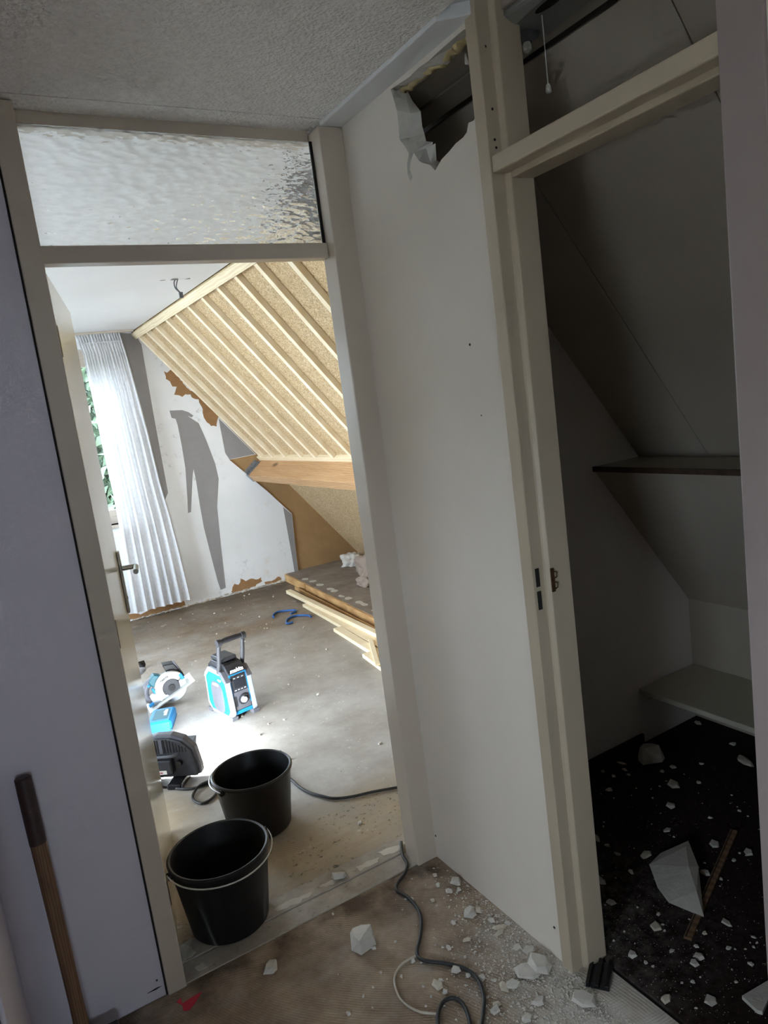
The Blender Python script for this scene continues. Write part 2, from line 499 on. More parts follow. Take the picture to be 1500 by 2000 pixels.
def text(name, s, size, mat, parent, mw, shear=0, bold=0, extrude=.0004):
    cu = bpy.data.curves.new(name, 'FONT'); cu.body = s; cu.size = size; cu.extrude = extrude; cu.shear = shear
    cu.align_x = 'CENTER'; cu.align_y = 'CENTER'; cu.offset = bold; cu.resolution_u = 2
    cu.materials.append(M[mat])
    f = bpy.data.objects.new(name, cu); COL.objects.link(f)
    me = bpy.data.meshes.new_from_object(f.evaluated_get(bpy.context.evaluated_depsgraph_get()))
    bpy.data.objects.remove(f)
    if not me.materials: me.materials.append(M[mat])
    o = bpy.data.objects.new(name, me); COL.objects.link(o); o.parent = parent; o.matrix_local = mw; return o


CZ = 2.41           # ceiling height
T52 = math.radians(52)
DS, DN = Vector((math.cos(T52), 0, -math.sin(T52))), Vector((-math.sin(T52), 0, -math.cos(T52)))
RO = Vector((1.446, 0, 2.405))


def rp(s, h, y):    # point on the roof slope: s down the slope, h inwards
    p = RO + DS * s + DN * h; return Vector((p.x, y, p.z))


def slope_box(bm, s0, s1, h0, h1, y0, y1):
    prism(bm, [rp(s0, h0, y0), rp(s1, h0, y0), rp(s1, h1, y0), rp(s0, h1, y0)], (0, y1 - y0, 0))


# ================================================================== THE SETTING
# ---- floors
bxs('floor_hall', (-1.3, 1.24, -3.1, 2.0, -.06, 0), 'hall_floor', 'hall floor with brown scraped glue and plaster dust')
bxs('floor_bedroom', (-2.5, 3.4, 2.165, 6.4, -.06, 0), 'screed', 'bare grey screed floor of the bedroom')
bxs('floor_closet', (1.252, 2.7, .15, 2.085, -.06, .004), 'carpet', 'dark brown carpet on the closet floor')
bxs('trim_1', (1.24, 1.252, .767, 1.33, -.06, -.004), 'dark_gap', 'dark joint across the closet doorway')
th = bxs('trim_2', (-.12, 1.22, 2.0, 2.082, -.06, .003), 'threshold', 'front concrete strip of the bedroom threshold', bevel=.002)
th2 = bxs('trim_3', (-.12, 1.22, 2.085, 2.17, -.06, .005), 'threshold', 'rear concrete strip of the bedroom threshold', bevel=.002)


def smear(pts, z, parent, mat='plaster', nm='plaster_smear'):
    bm = bmesh.new()
    c = sum((Vector((x, y, 0)) for x, y in pts), Vector()) / len(pts)
    out = []
    n = len(pts)
    for i in range(n):
        a, b = Vector((*pts[i], 0)), Vector((*pts[(i + 1) % n], 0))
        for k in range(4):
            p = a.lerp(b, k / 4); d = (b - a); nn = Vector((d.y, -d.x, 0)).normalized() if d.length else Vector()
            out.append(p + nn * (rnd.uniform(-.5, .5) * min(.012, d.length * .2)))
    prism(bm, [(p.x, p.y, z) for p in out], (0, 0, .0012))
    return obj(nm, bm, mat, parent)


smear([(.275, 2.16), (.313, 2.157), (.33, 2.103), (.31, 2.092), (.27, 2.088)], .005, th2)
smear([(.31, 2.043), (.335, 2.047), (.342, 2.021), (.319, 2.02)], .003, th)
smear([(.593, 2.118), (.641, 2.124), (.73, 2.115), (.725, 2.097), (.663, 2.092), (.603, 2.10)], .005, th2)
smear([(.761, 2.121), (.811, 2.122), (.831, 2.105), (.779, 2.099)], .005, th2)
smear([(.907, 2.124), (.998, 2.118), (.983, 2.101), (.911, 2.095)], .005, th2)
smear([(1.005, 2.149), (1.077, 2.132), (1.114, 2.131), (1.083, 2.102), (1.016, 2.113)], .005, th2)

# ---- hall ceiling
bxs('ceiling_hall', (-1.3, 1.092, -3.1, 1.965, CZ, CZ + .03), 'stipple', 'stippled white hall ceiling')
bxs('ceiling_strip', (-1.3, 1.092, 1.969, 2.085, CZ, CZ + .03), 'stipple', 'narrow stippled ceiling board along the bedroom doorway')
bm = bmesh.new()
prism(bm, [(1.088, 1.395, 2.400), (1.150, 1.345, 2.400), (1.17, 1.345, 2.400), (1.17, 1.99, 2.400), (1.088, 1.99, 2.400)], (0, 0, .03))
struct('trim_4', bm, 'ceiling_smooth', 'smooth plaster band along the ceiling above the broken wall', .003)
bxs('ceiling_hall_edge', (1.05, 1.2, -3.1, 2.085, CZ + .018, CZ + .05), 'ceiling_smooth', 'hall ceiling edge above the plaster band')
bxs('sky_block_slab', (-2.6, 1.7, -3.3, 6.7, 2.56, 2.66), 'sky_block', 'unseen slab above the rooms blocking sky light')  # unseen, added over the ceilings to stop sky light leaking in

# ---- hall walls behind and beside the camera, both windows added to light the hall
bm = bmesh.new()
for d in ((-1.35, -1.25, -3.1, -.35, 0, 2.56), (-1.35, -1.25, .35, 2.1, 0, 2.56), (-1.35, -1.25, -.35, .35, 0, .75), (-1.35, -1.25, -.35, .35, 1.35, 2.56)): box(bm, *d)
struct('wall_hall_left', bm, 'wall_white', 'hall wall with a small window added for fill light')
bm = bmesh.new()
for d in ((-1.3, -.68, -3.15, -3.05, 0, 2.56), (-.02, 1.3, -3.15, -3.05, 0, 2.56), (-.68, -.02, -3.15, -3.05, 0, 1.2), (-.68, -.02, -3.15, -3.05, 1.8, 2.56)): box(bm, *d)
struct('wall_hall_back', bm, 'wall_white', 'hall wall with an unseen window added for fill light')
bm = bmesh.new()
for d in ((-.68, -.65, -3.14, -3.08, 1.2, 1.8), (-.05, -.02, -3.14, -3.08, 1.2, 1.8), (-.65, -.05, -3.14, -3.08, 1.2, 1.23), (-.65, -.05, -3.14, -3.08, 1.77, 1.8)): box(bm, *d)
w4 = struct('added_window_4', bm, 'frame', 'white frame of the unseen window added behind the camera')  # unseen window, added for fill light from behind
bxo('pane', (-.65, -.05, -3.112, -3.108, 1.23, 1.77), 'window_glass', w4)
bm = bmesh.new()
for d in ((-1.33, -1.27, -.35, -.32, .75, 1.35), (-1.33, -1.27, .32, .35, .75, 1.35), (-1.33, -1.27, -.32, .32, .75, .78), (-1.33, -1.27, -.32, .32, 1.32, 1.35)): box(bm, *d)
w3 = struct('added_window_3', bm, 'frame', 'white frame of the small added hall window')  # unseen window, added to light the hall from the left
bxo('pane', (-1.302, -1.298, -.32, .32, .78, 1.32), 'window_glass', w3)
bxs('wall_stub_left', (-.24, -.12, 1.41, 2.0, 0, 2.41), 'panel_white', 'white wall end beside the sledgehammer', bevel=.004)
bxs('trim_5', (-.25, -.13, 1.385, 1.41, 0, 2.41), 'dark_wood', 'dark brown strip at the wall end')  # dark brown strip closing the wall end

# ---- partition between hall and bedroom, left of the doorway
bm = bmesh.new(); box(bm, -2.5, .214, 2.0, 2.075, 0, 2.56)
struct('wall_front_left', bm, 'panel_white', 'white panel beside the bedroom doorway')
bm = bmesh.new()
prism(bm, [(1.16, 2.02, 0), (3.325, 2.02, 0), (3.325, 2.02, .02), (1.446, 2.02, 2.425), (1.446, 2.02, 2.56), (1.16, 2.02, 2.56)], (0, .068, 0))
struct('wall_closet_left', bm, 'closet_wall', 'white end wall of the closet under the roof slope')

# ---- doorway to the bedroom (door_1): jambs, head, transom bar, patterned light above
d1 = thing('door_1', 'cream painted bedroom door frame with a patterned glass light above', None, kind='structure')
del_cat = d1.pop('category', None)
bxo('jamb', (.219, .272, 1.99, 2.075, .0, 2.405), 'frame', d1, .003)
bxo('jamb', (1.081, 1.163, 1.988, 2.068, .0, 2.400), 'frame', d1, .003)
bxo('joint', (.214, .219, 1.999, 2.06, 0, 2.405), 'dark_gap', d1)
bxo('head_bar', (.272, 1.081, 2.058, 2.10, 2.372, 2.43), 'frame', d1, .003)
bxo('transom_bar', (.272, 1.081, 2.028, 2.075, 2.036, 2.080), 'frame', d1, .003)
bxo('glass_pane', (.272, 1.081, 2.046, 2.052, 2.080, 2.374), 'pattern_glass', d1)
bxo('glazing_bead', (1.073, 1.081, 2.040, 2.046, 2.080, 2.374), 'dark_gap', d1)
bxo('nail_mark', (.195, .199, 1.9985, 1.9995, .055, .060), 'dark_gap', None)['kind'] = 'structure'
bpy.data.objects['nail_mark'].name = 'trim_6'
bm = bmesh.new(); prism(bm, [(.165, 1.9985, .033), (.192, 1.9985, .036), (.206, 1.9985, .034), (.19, 1.9985, .031)], (0, .001, 0))
struct('trim_7', bm, 'dark_gap', 'dark gouge low on the white panel')

# ---- hall wall with the broken hole
HOLE = [(1.707, 2.392), (1.616, 2.385), (1.57, 2.388), (1.528, 2.385), (1.463, 2.388), (1.398, 2.389), (1.374, 2.388), (1.373, 2.337), (1.374, 2.261), (1.373, 2.202), (1.386, 2.195), (1.405, 2.197), (1.414, 2.18), (1.429, 2.174), (1.46, 2.171), (1.487, 2.163), (1.523, 2.155), (1.553, 2.139), (1.572, 2.159), (1.603, 2.174), (1.618, 2.184), (1.636, 2.21), (1.652, 2.197), (1.664, 2.178), (1.654, 2.156), (1.666, 2.146), (1.676, 2.169), (1.672, 2.196), (1.658, 2.215), (1.674, 2.239), (1.694, 2.263), (1.691, 2.29), (1.69, 2.334), (1.7, 2.369)]
WX0, WX1 = 1.16, 1.215


def holed_wall(bm, outer, inner, x):
    vo = [bm.verts.new((x, y, z)) for y, z in outer]; vi = [bm.verts.new((x, y, z)) for y, z in inner]
    es = []
    for L in (vo, vi):
        for i in range(len(L)): es.append(bm.edges.new((L[i], L[(i + 1) % len(L)])))
    bmesh.ops.triangle_fill(bm, use_beauty=True, use_dissolve=False, edges=es)
    return vo, vi


outer = [(1.362, 0), (2.03, 0), (2.03, 2.43), (1.362, 2.43)]
cy_, cz_ = 1.54, 2.28
back = []
for i, (y, z) in enumerate(HOLE):
    k = 1 + rnd.uniform(-.04, .06)
    if y > 1.62 and z < 2.36: k = .80 + rnd.uniform(-.05, .05)
    if 1.645 < y and z < 2.22: k = .70
    back.append((cy_ + (y - cy_) * k, min(2.395, cz_ + (z - cz_) * k)))
bm = bmesh.new()
fo, fi = holed_wall(bm, outer, HOLE, WX0)
bo, bi = holed_wall(bm, outer, back, WX1)
for A, B in ((fo, bo),):
    for i in range(4): bm.faces.new((A[i], A[(i + 1) % 4], B[(i + 1) % 4], B[i]))
bmesh.ops.recalc_face_normals(bm, faces=bm.faces[:])
wr = struct('wall_right', bm, 'wall_white', 'white gypsum hall wall with a hole broken through near the ceiling')
bm = bmesh.new()
mids = []
F = [bm.verts.new((WX0, y, z)) for y, z in HOLE]
Mi = [bm.verts.new((WX0 + .03 + rnd.uniform(-.012, .012), a + (b - a) * .5 + rnd.uniform(-.008, .008), c + (d - c) * .5 + rnd.uniform(-.008, .008))) for (a, c), (b, d) in zip(HOLE, back)]
Bk = [bm.verts.new((WX1, y, z)) for y, z in back]
n = len(F)
for A, B in ((F, Mi), (Mi, Bk)):
    for i in range(n):
        j = (i + 1) % n
        bm.faces.new((A[i], A[j], B[j])); bm.faces.new((A[i], B[j], B[i]))
bmesh.ops.recalc_face_normals(bm, faces=bm.faces[:])
obj('broken_edge', bm, 'broken', wr)
# flap of torn paper and loose lump hanging at the top of the hole, foam along the ceiling joint
bm = bmesh.new()
hull(bm, [(1.165 + rnd.uniform(0, .02), 1.395 + rnd.uniform(0, .016), 2.315 + rnd.uniform(0, .035)) for _ in range(12)])
obj('loose_flake', bm, 'plaster', wr)
bm = bmesh.new()
pts = []
for i in range(24):
    f = i / 23; pts.append((1.20 + rnd.uniform(-.006, .01), 1.375 + f * .335, 2.394 + rnd.uniform(-.004, .004)))
tube(bm, pts, [.013 + rnd.uniform(-.003, .003) for _ in pts], 10)
obj('foam_bead', bm, 'foam', wr, True)
for (y, z, r) in ((1.49, 1.70, .0035), (1.475, 1.52, .002), (1.98, .085, .004), (1.40, .095, .004)):
    bm = bmesh.new(); cyl(bm, (1.1597, y, z), (-1, 0, 0), r, .0006, 8); obj('nail_hole', bm, 'dark_gap', wr)

# ---- closet doorway (door_2)
d2 = thing('door_2', 'cream painted closet door frame without its door', None, kind='structure')
d2.pop('category', None)


def jamb(y0, y1, inner, nm):
    # inner: side that carries the rebate (-1: towards -y, +1: towards +y)
    bm = bmesh.new()
    if inner < 0:
        prism(bm, [(1.150, y1, 0), (1.150, y0, 0), (1.190, y0, 0), (1.190, y0 - .004, 0), (1.196, y0 - .014, 0), (1.266, y0 - .014, 0), (1.266, y1, 0)], (0, 0, 2.44))
    else:
        prism(bm, [(1.150, y0, 0), (1.150, y1, 0), (1.190, y1, 0), (1.196, y1 + .014, 0), (1.266, y1 + .014, 0), (1.266, y0, 0)], (0, 0, 2.44))
    return obj(nm, bm, 'frame_cream', d2, bevel=.0025)


j1 = jamb(1.332, 1.371, -1, 'jamb')
j2 = jamb(.690, .766, 1, 'jamb'); j2.data.materials[0] = M['frame_shaded']
bxo('transom_bar', (1.152, 1.196, .70, 1.331, 2.062, 2.099), 'frame_cream', d2, .004)
bxo('transom_stop', (1.196, 1.262, .70, 1.318, 2.050, 2.093), 'frame_cream', d2, .003)
# keeps of the lock
for z0, z1, x0 in ((1.087, 1.134, 1.160), (1.028, 1.075, 1.160)):
    bxo('strike_slot', (x0, x0 + .012, 1.3305, 1.3325, z0, z1), 'dark_gap', j1)
bm = bmesh.new()
box(bm, 1.197, 1.207, 1.3150, 1.3185, 1.068, 1.128)
for zc in (1.083, 1.110):
    tube(bm, [(1.206, 1.3145, zc - .008), (1.214, 1.3145, zc - .006), (1.215, 1.3145, zc + .006), (1.206, 1.3145, zc + .009)], .0016, 6)
obj('lock_keep', bm, 'brass', j1)
for (x, z) in ((1.170, 2.33), (1.172, 2.20), (1.170, 2.135), (1.172, 2.118)):
    bm = bmesh.new(); cyl(bm, (x, 1.3318, z), (0, -1, 0), .003, .0008, 8); obj('screw_hole', bm, 'dark_gap', j1)
bxs('wall_right_near', (1.16, 1.215, -3.1, .70, 0, 2.44), 'wall_white', 'white hall wall before the closet')

# ---- closet
bm = bmesh.new()
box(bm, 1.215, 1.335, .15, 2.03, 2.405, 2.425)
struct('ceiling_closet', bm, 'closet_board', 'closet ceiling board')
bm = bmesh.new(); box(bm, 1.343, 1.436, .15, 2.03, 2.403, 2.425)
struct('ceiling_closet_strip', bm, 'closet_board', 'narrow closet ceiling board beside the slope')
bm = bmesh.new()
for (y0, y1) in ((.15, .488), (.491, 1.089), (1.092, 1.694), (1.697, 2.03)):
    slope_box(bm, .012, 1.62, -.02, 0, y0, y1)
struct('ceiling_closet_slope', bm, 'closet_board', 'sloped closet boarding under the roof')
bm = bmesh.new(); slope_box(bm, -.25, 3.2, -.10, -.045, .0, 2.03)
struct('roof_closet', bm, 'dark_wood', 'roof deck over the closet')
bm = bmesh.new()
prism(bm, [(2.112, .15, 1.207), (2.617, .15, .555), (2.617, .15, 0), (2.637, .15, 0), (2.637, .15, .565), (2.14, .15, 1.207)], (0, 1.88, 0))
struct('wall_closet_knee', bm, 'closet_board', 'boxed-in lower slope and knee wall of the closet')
bxs('wall_closet_near', (1.215, 3.3, .10, .15, 0, 2.56), 'closet_wall', 'near end wall of the closet')
bxs('baseboard_closet', (1.27, 2.26, 2.008, 2.02, .004, .05), 'dark_wood', 'dark baseboard of the closet end wall')
s_ = thing('closet_shelf', 'upper white closet shelf with a worn dark front edge', 'shelf', (2.1, .16, 1.207))
bxo('board', (.006, .29, 0, 1.855, 0, .018), 'shelf', s_)
bxo('edge_strip', (-.002, .006, 0, 1.855, -.001, .0185), 'shelf_edge', s_)
s_ = thing('closet_shelf', 'low cream closet shelf near the carpet', 'shelf', (2.256, .16, .232))
bxo('board', (0, .36, 0, 1.855, 0, .022), 'shelf', s_, .003)
bxo('support_batten', (.03, .35, 1.83, 1.855, -.03, -.0005), 'shelf', s_)

# ---- bedroom shell
bm = bmesh.new()
box(bm, -2.5, 1.436, 2.08, 2.30, 2.405, 2.43); box(bm, -2.5, 1.22, 2.30, 2.86, 2.405, 2.43); box(bm, -2.5, 1.436, 2.86, 6.4, 2.405, 2.43)
struct('ceiling_bedroom', bm, 'bed_ceiling', 'smooth white bedroom ceiling')
bm = bmesh.new()
for d in ((-2.55, -2.45, 2.0, 3.1, 0, 2.56), (-2.55, -2.45, 5.5, 6.5, 0, 2.56), (-2.55, -2.45, 3.1, 5.5, 0, .75), (-2.55, -2.45, 3.1, 5.5, 2.25, 2.56)): box(bm, *d)
struct('wall_bedroom_left', bm, 'scraped', 'bedroom wall with an unseen side window added for light')
bm = bmesh.new()
for d in ((-2.53, -2.47, 3.1, 3.16, .75, 2.25), (-2.53, -2.47, 5.44, 5.5, .75, 2.25), (-2.53, -2.47, 4.27, 4.33, .75, 2.25), (-2.53, -2.47, 3.16, 5.44, .75, .81), (-2.53, -2.47, 3.16, 5.44, 2.19, 2.25)): box(bm, *d)
w2 = struct('added_window_2', bm, 'frame', 'white frame of the added bedroom side window')  # unseen window, added to brighten the bedroom
bxo('pane', (-2.502, -2.498, 3.16, 4.27, .81, 2.19), 'window_glass', w2)
bxo('pane', (-2.502, -2.498, 4.33, 5.44, .81, 2.19), 'window_glass', w2)
# far wall: fibreboard behind, scraped white layer in front, window opening
WX = (-.88, 1.30); WZ = (.84, 2.29); YF = 6.335
bm = bmesh.new()
for (x0, x1, z0, z1) in ((-2.5, WX[0], 0, 2.56), (WX[0], WX[1], 0, WZ[0]), (WX[0], WX[1], WZ[1], 2.56)): box(bm, x0, x1, YF, 6.55, z0, z1)
prism(bm, [(WX[1], YF, 0), (2.572, YF, 0), (2.600, YF, .622), (2.386, YF, .885), (2.082, YF, 1.222), (2.34, YF, 1.232), (1.446, YF, 2.40), (1.446, YF, 2.56), (WX[1], YF, 2.56)], (0, .022, 0))
wf = struct('wall_back', bm, 'scraped', 'white bedroom end wall with scraped off wallpaper')
bm = bmesh.new()
prism(bm, [(WX[1], 6.350, 0), (3.40, 6.350, 0), (3.40, 6.350, .05), (1.50, 6.350, 2.5), (WX[1], 6.350, 2.5)], (0, .2, 0))
struct('wall_back_board', bm, 'fibreboard', 'bare brown fibreboard in the roof alcove')


def patch(name, pts, mat, jag=0, th_=.0012, y=YF):
    out = []; n = len(pts)
    for i in range(n):
        a, b = Vector(pts[i]), Vector(pts[(i + 1) % n]); out.append(a)
        L = (b - a).length
        if jag:
            k = max(1, int(L / .02))
            for q in range(1, k):
                out.append(a.lerp(b, q / k) + Vector((rnd.uniform(-jag, jag), rnd.uniform(-jag, jag))))
    bm = bmesh.new(); prism(bm, [(p.x, y - th_, p.y) for p in out], (0, th_ + .002, 0))
    return obj(name, bm, mat, wf)


patch('bare_patch', [(1.302, 2.404), (1.45, 2.383), (1.493, 2.295), (1.489, 1.703), (1.492, 1.028), (1.435, .935), (1.302, .9)], 'grey_plaster')
patch('bare_patch', [(1.628, 1.721), (1.734, 1.712), (1.788, 1.688), (1.827, 1.651), (1.807, 1.64), (1.774, 1.658), (1.861, 1.58), (1.9, 1.434), (1.946, 1.211), (1.955, 1.07), (1.898, .823), (1.892, .73), (1.872, .45), (1.852, .08), (1.802, .073), (1.788, .158), (1.768, .402), (1.748, .666), (1.747, .875), (1.751, 1.082), (1.747, 1.193), (1.727, 1.132), (1.659, .823), (1.631, .819), (1.648, .94), (1.677, 1.209), (1.68, 1.411), (1.676, 1.59), (1.668, 1.645), (1.635, 1.658)], 'grey_plaster')['label'] = 'long grey bare plaster patch shaped like a walking figure'
patch('bare_patch', [(2.047, 1.60), (2.33, 1.236), (2.084, 1.225), (2.054, 1.286), (2.047, 1.518)], 'grey_plaster')
patch('bare_patch', [(2.523, .699), (2.596, .62), (2.571, .042), (2.537, .009), (2.535, .227), (2.528, .504)], 'grey_plaster')
patch('torn_patch', [(1.639, 2.056), (1.663, 2.04), (1.698, 2.063), (1.76, 1.99), (1.807, 1.90), (1.836, 1.869), (1.887, 1.835), (1.944, 1.771), (2.01, 1.69), (2.05, 1.62), (2.037, 1.597), (2.016, 1.532), (1.966, 1.543), (1.935, 1.579), (1.915, 1.627), (1.918, 1.694), (1.897, 1.786), (1.853, 1.8), (1.833, 1.838), (1.788, 1.843), (1.758, 1.824), (1.734, 1.84), (1.691, 1.85), (1.725, 1.916), (1.69, 1.92), (1.676, 1.965), (1.645, 1.99)], 'torn_brown', .006)
patch('torn_patch', [(.95, .062), (1.029, .059), (1.081, .036), (1.127, .047), (1.195, .061), (1.285, .065), (1.398, .068), (1.457, .066), (1.468, .016), (1.317, .012), (1.183, .012), (.95, .012)], 'torn_brown', .006)
patch('torn_patch', [(1.895, .026), (1.938, .097), (1.974, .078), (2.003, .13), (2.047, .094), (2.099, .106), (2.146, .085), (2.199, .096), (2.203, .056), (2.138, .037), (2.132, .022), (1.979, .016)], 'torn_brown', .007)
patch('torn_patch', [(2.22, .040), (2.292, .034), (2.375, .059), (2.395, .023), (2.337, .014), (2.23, .016)], 'torn_brown', .005)
# ragged strip of paper along the floor
bm = bmesh.new()
for i in range(34):
    x = 1.02 + i * .046; h_ = .018 + rnd.uniform(-.006, .012); y0 = YF - .006 - rnd.uniform(0, .02)
    hull(bm, [(x + rnd.uniform(-.03, .03), y0 + rnd.uniform(-.008, .02), rnd.uniform(0, h_)) for _ in range(7)])
o = obj('paper_remains', bm, 'plaster_old'); tag(o, 'ragged strip of torn wallpaper remains along the far wall base', 'paper scraps', kind='stuff')
# window_1 in the far wall
bm = bmesh.new()
for (x0, x1, z0, z1) in ((WX[0], WX[0] + .07, *WZ), (WX[1] - .07, WX[1], *WZ), (.10, .17, *WZ), (WX[0], WX[1], WZ[0], WZ[0] + .06), (WX[0], WX[1], WZ[1] - .07, WZ[1])): box(bm, x0, x1, 6.43, 6.50, z0, z1)
w1 = struct('window_1', bm, 'frame', 'white bedroom window behind the curtain', .004)
for x0, x1 in ((WX[0] + .07, .10), (.17, WX[1] - .07)):
    bm = bmesh.new()
    for d in ((x0, x0 + .05, .90, 2.22), (x1 - .05, x1, .90, 2.22), (x0 + .05, x1 - .05, .90, .955), (x0 + .05, x1 - .05, 2.16, 2.22)): box(bm, d[0], d[1], 6.44, 6.49, d[2], d[3])
    sa = obj('sash', bm, 'frame', w1, bevel=.004)
    bxo('pane', (x0 + .05, x1 - .05, 6.463, 6.467, .955, 2.16), 'window_glass', sa)
bxo('window_sill', (WX[0] - .03, WX[1] - .02, 6.30, 6.43, .815, .84), 'frame', w1, .004)

# ---- roof slope of the bedroom with battens
sl = bpy.data.objects.new('ceiling_slope', None); COL.objects.link(sl); tag(sl, 'chipboard roof slope with pale battens', kind='structure')
for k, (y0, y1) in enumerate(((2.09, 2.30), (2.86, 4.30), (4.302, 6.35))):
    bm = bmesh.new(); slope_box(bm, .0, 3.06, -.018, 0, y0, y1); obj('chipboard_panel', bm, 'chipboard', sl)
bm = bmesh.new(); slope_box(bm, .30, 3.06, -.018, 0, 2.30, 2.86); obj('chipboard_panel', bm, 'chipboard', sl)
bm = bmesh.new(); slope_box(bm, -.6, 3.3, -.30, -.20, 2.03, 6.6); struct('roof_bedroom', bm, 'dark_wood', 'roof deck over the bedroom')
for y in (6.225, 5.945, 5.655, 5.33, 5.072, 4.765, 4.458, 4.15, 3.84, 3.533, 3.222, 2.92):
    bm = bmesh.new(); slope_box(bm, .062, 1.492, .0005, .034, y - .021, y + .021)
    obj('batten', bm, 'pine_slope', sl, bevel=.0015)
bm = bmesh.new(); slope_box(bm, .004, .060, .0005, .036, 2.88, 6.33); obj('top_plank', bm, 'pine', sl, bevel=.0015)
bm = bmesh.new(); slope_box(bm, 1.493, 1.534, .0005, .036, 2.12, 6.33); obj('bottom_plank', bm, 'pine', sl, bevel=.0015)
bm = bmesh.new(); slope_box(bm, 1.535, 1.617, .0005, .221, 2.10, 6.345); pu = obj('purlin', bm, 'beam', sl, bevel=.003)
bm = bmesh.new(); slope_box(bm, 1.5335, 1.535, .05, .225, 6.275, 6.345); slope_box(bm, 1.53, 1.622, .2215, .223, 6.29, 6.345)
slope_box(bm, 1.50, 1.535, .06, .225, 6.343, 6.348)
hb = obj('joist_hanger', bm, 'zinc', pu)
for i in range(7):
    bm = bmesh.new(); p = rp(1.533, .065 + i * .024, 6.30 + (i % 2) * .022); cyl(bm, p, -DS, .004, .0015, 8)
    obj('nail_head', bm, 'dark_gap', pu)
# knots and nail marks on the battens
bm = bmesh.new()
bm.free()
# broken ceiling hole above the doorway with rafter inside
bxs('roof_void', (1.10, 1.62, 2.27, 2.29, 2.40, 2.56), 'dark_wood', 'dark roof void beside the broken ceiling')
bm = bmesh.new(); slope_box(bm, -.12, .34, -.12, -.05, 2.44, 2.56); struct('trim_8', bm, 'beam', 'brown rafter seen in the broken ceiling')
bm = bmesh.new(); slope_box(bm, -.2, .40, -.19, -.15, 2.28, 2.9); struct('trim_9', bm, 'dark_wood', 'dark roof underside in the broken ceiling')

# ---- raised step of the alcove
def sx(y): return 2.425 + (y - 5.96) * .0685
bm = bmesh.new()
prism(bm, [(sx(2.1), 2.1, 0), (3.4, 2.1, 0), (3.4, 6.35, 0), (sx(6.35), 6.35, 0)], (0, 0, .068))
af = struct('floor_alcove', bm, 'alcove_floor', 'raised dusty floor of the roof alcove')
ys = [6.33, 5.79, 5.30, 4.86, 4.30, 3.6, 2.9, 2.1]
for a, b in zip(ys[:-1], ys[1:]):
    a2, b2 = a - .004, b + .004
    bm = bmesh.new()
    o_ = rnd.uniform(0, .006)
    prism(bm, [(sx(b2) - .018 - o_, b2, 0), (sx(b2) - .001, b2, 0), (sx(a2) - .001, a2, 0), (sx(a2) - .018 - o_, a2, 0)], (0, 0, .066 + rnd.uniform(-.004, .003)))
    obj('step_board', bm, 'step_wood', af, bevel=.002)
for (x, y) in ((2.475, 5.95), (2.48, 5.81), (2.468, 5.625), (2.462, 5.413), (2.455, 5.33), (2.418, 5.127), (2.424, 5.017), (2.425, 4.832), (2.423, 4.747), (2.41, 4.55), (2.40, 4.36)):
    a_, b_ = rnd.uniform(.022, .04), rnd.uniform(.035, .06)
    smear([(x + a_ * math.cos(q) * rnd.uniform(.7, 1.1), y + b_ * math.sin(q) * rnd.uniform(.7, 1.1)) for q in [i * PI / 3.5 for i in range(7)]], .068, af, nm='plaster_dab')

# ---- outside: unseen pale ground bouncing light upwards, trees behind the window
bxs('ground', (-40, 40, -40, 60, -3.1, -3.0), 'bounce_ground', 'unseen pale ground bouncing daylight into the rooms')


def leaf_mesh(n, rx, ry, rz, seed, size):
    r_ = random.Random(seed); vs = []; fs = []
    for i in range(n):
        while True:
            p = Vector((r_.uniform(-1, 1), r_.uniform(-1, 1), r_.uniform(-1, 1)))
            if .25 < p.length < 1: break
        p = Vector((p.x * rx, p.y * ry, p.z * rz)) * (1 + .12 * math.sin(p.x * 9 + p.z * 7))
        a = Vector((r_.gauss(0, 1), r_.gauss(0, 1), r_.gauss(0, 1))).normalized(); b = a.orthogonal().normalized(); c_ = a.cross(b)
        s = size * r_.uniform(.6, 1.3); k = len(vs)
        vs += [p - b * s, p + c_ * s * .5 + a * s * .1, p + b * s, p - c_ * s * .5 + a * s * .1]; fs.append((k, k + 1, k + 2, k + 3))
    me = bpy.data.meshes.new('foliage'); me.from_pydata([tuple(v) for v in vs], [], fs); return me


def tree(x, y, h, r, label, mat, seed, n=5200):
    t_ = thing('garden_tree', label, 'tree', (x, y, -3.0), group='trees outside the window')
    bm = bmesh.new(); tube(bm, [(0, 0, 0), (.05, 0, h * .35), (-.05, .06, h * .7), (0, 0, h * .92)], [.16, .13, .08, .03], 10); obj('trunk', bm, 'bark', t_, True)
    me = leaf_mesh(n, r, r, h * .42, seed, .09); me.materials.append(M[mat])
    o = bpy.data.objects.new('foliage', me); COL.objects.link(o); o.parent = t_; o.location = (0, 0, h * .56); o['kind'] = 'stuff'


tree(1.1, 10.4, 6.6, 1.7, 'dense green tree right outside the bedroom window', 'leaf', 3, 24000)
tree(3.1, 14.4, 7.4, 2.2, 'pale green tree further behind the bedroom window', 'leaf_light', 5, 30000)
tree(-2.8, 11.5, 6.2, 1.9, 'green garden tree hidden beyond the open door', 'leaf', 8, 4500)

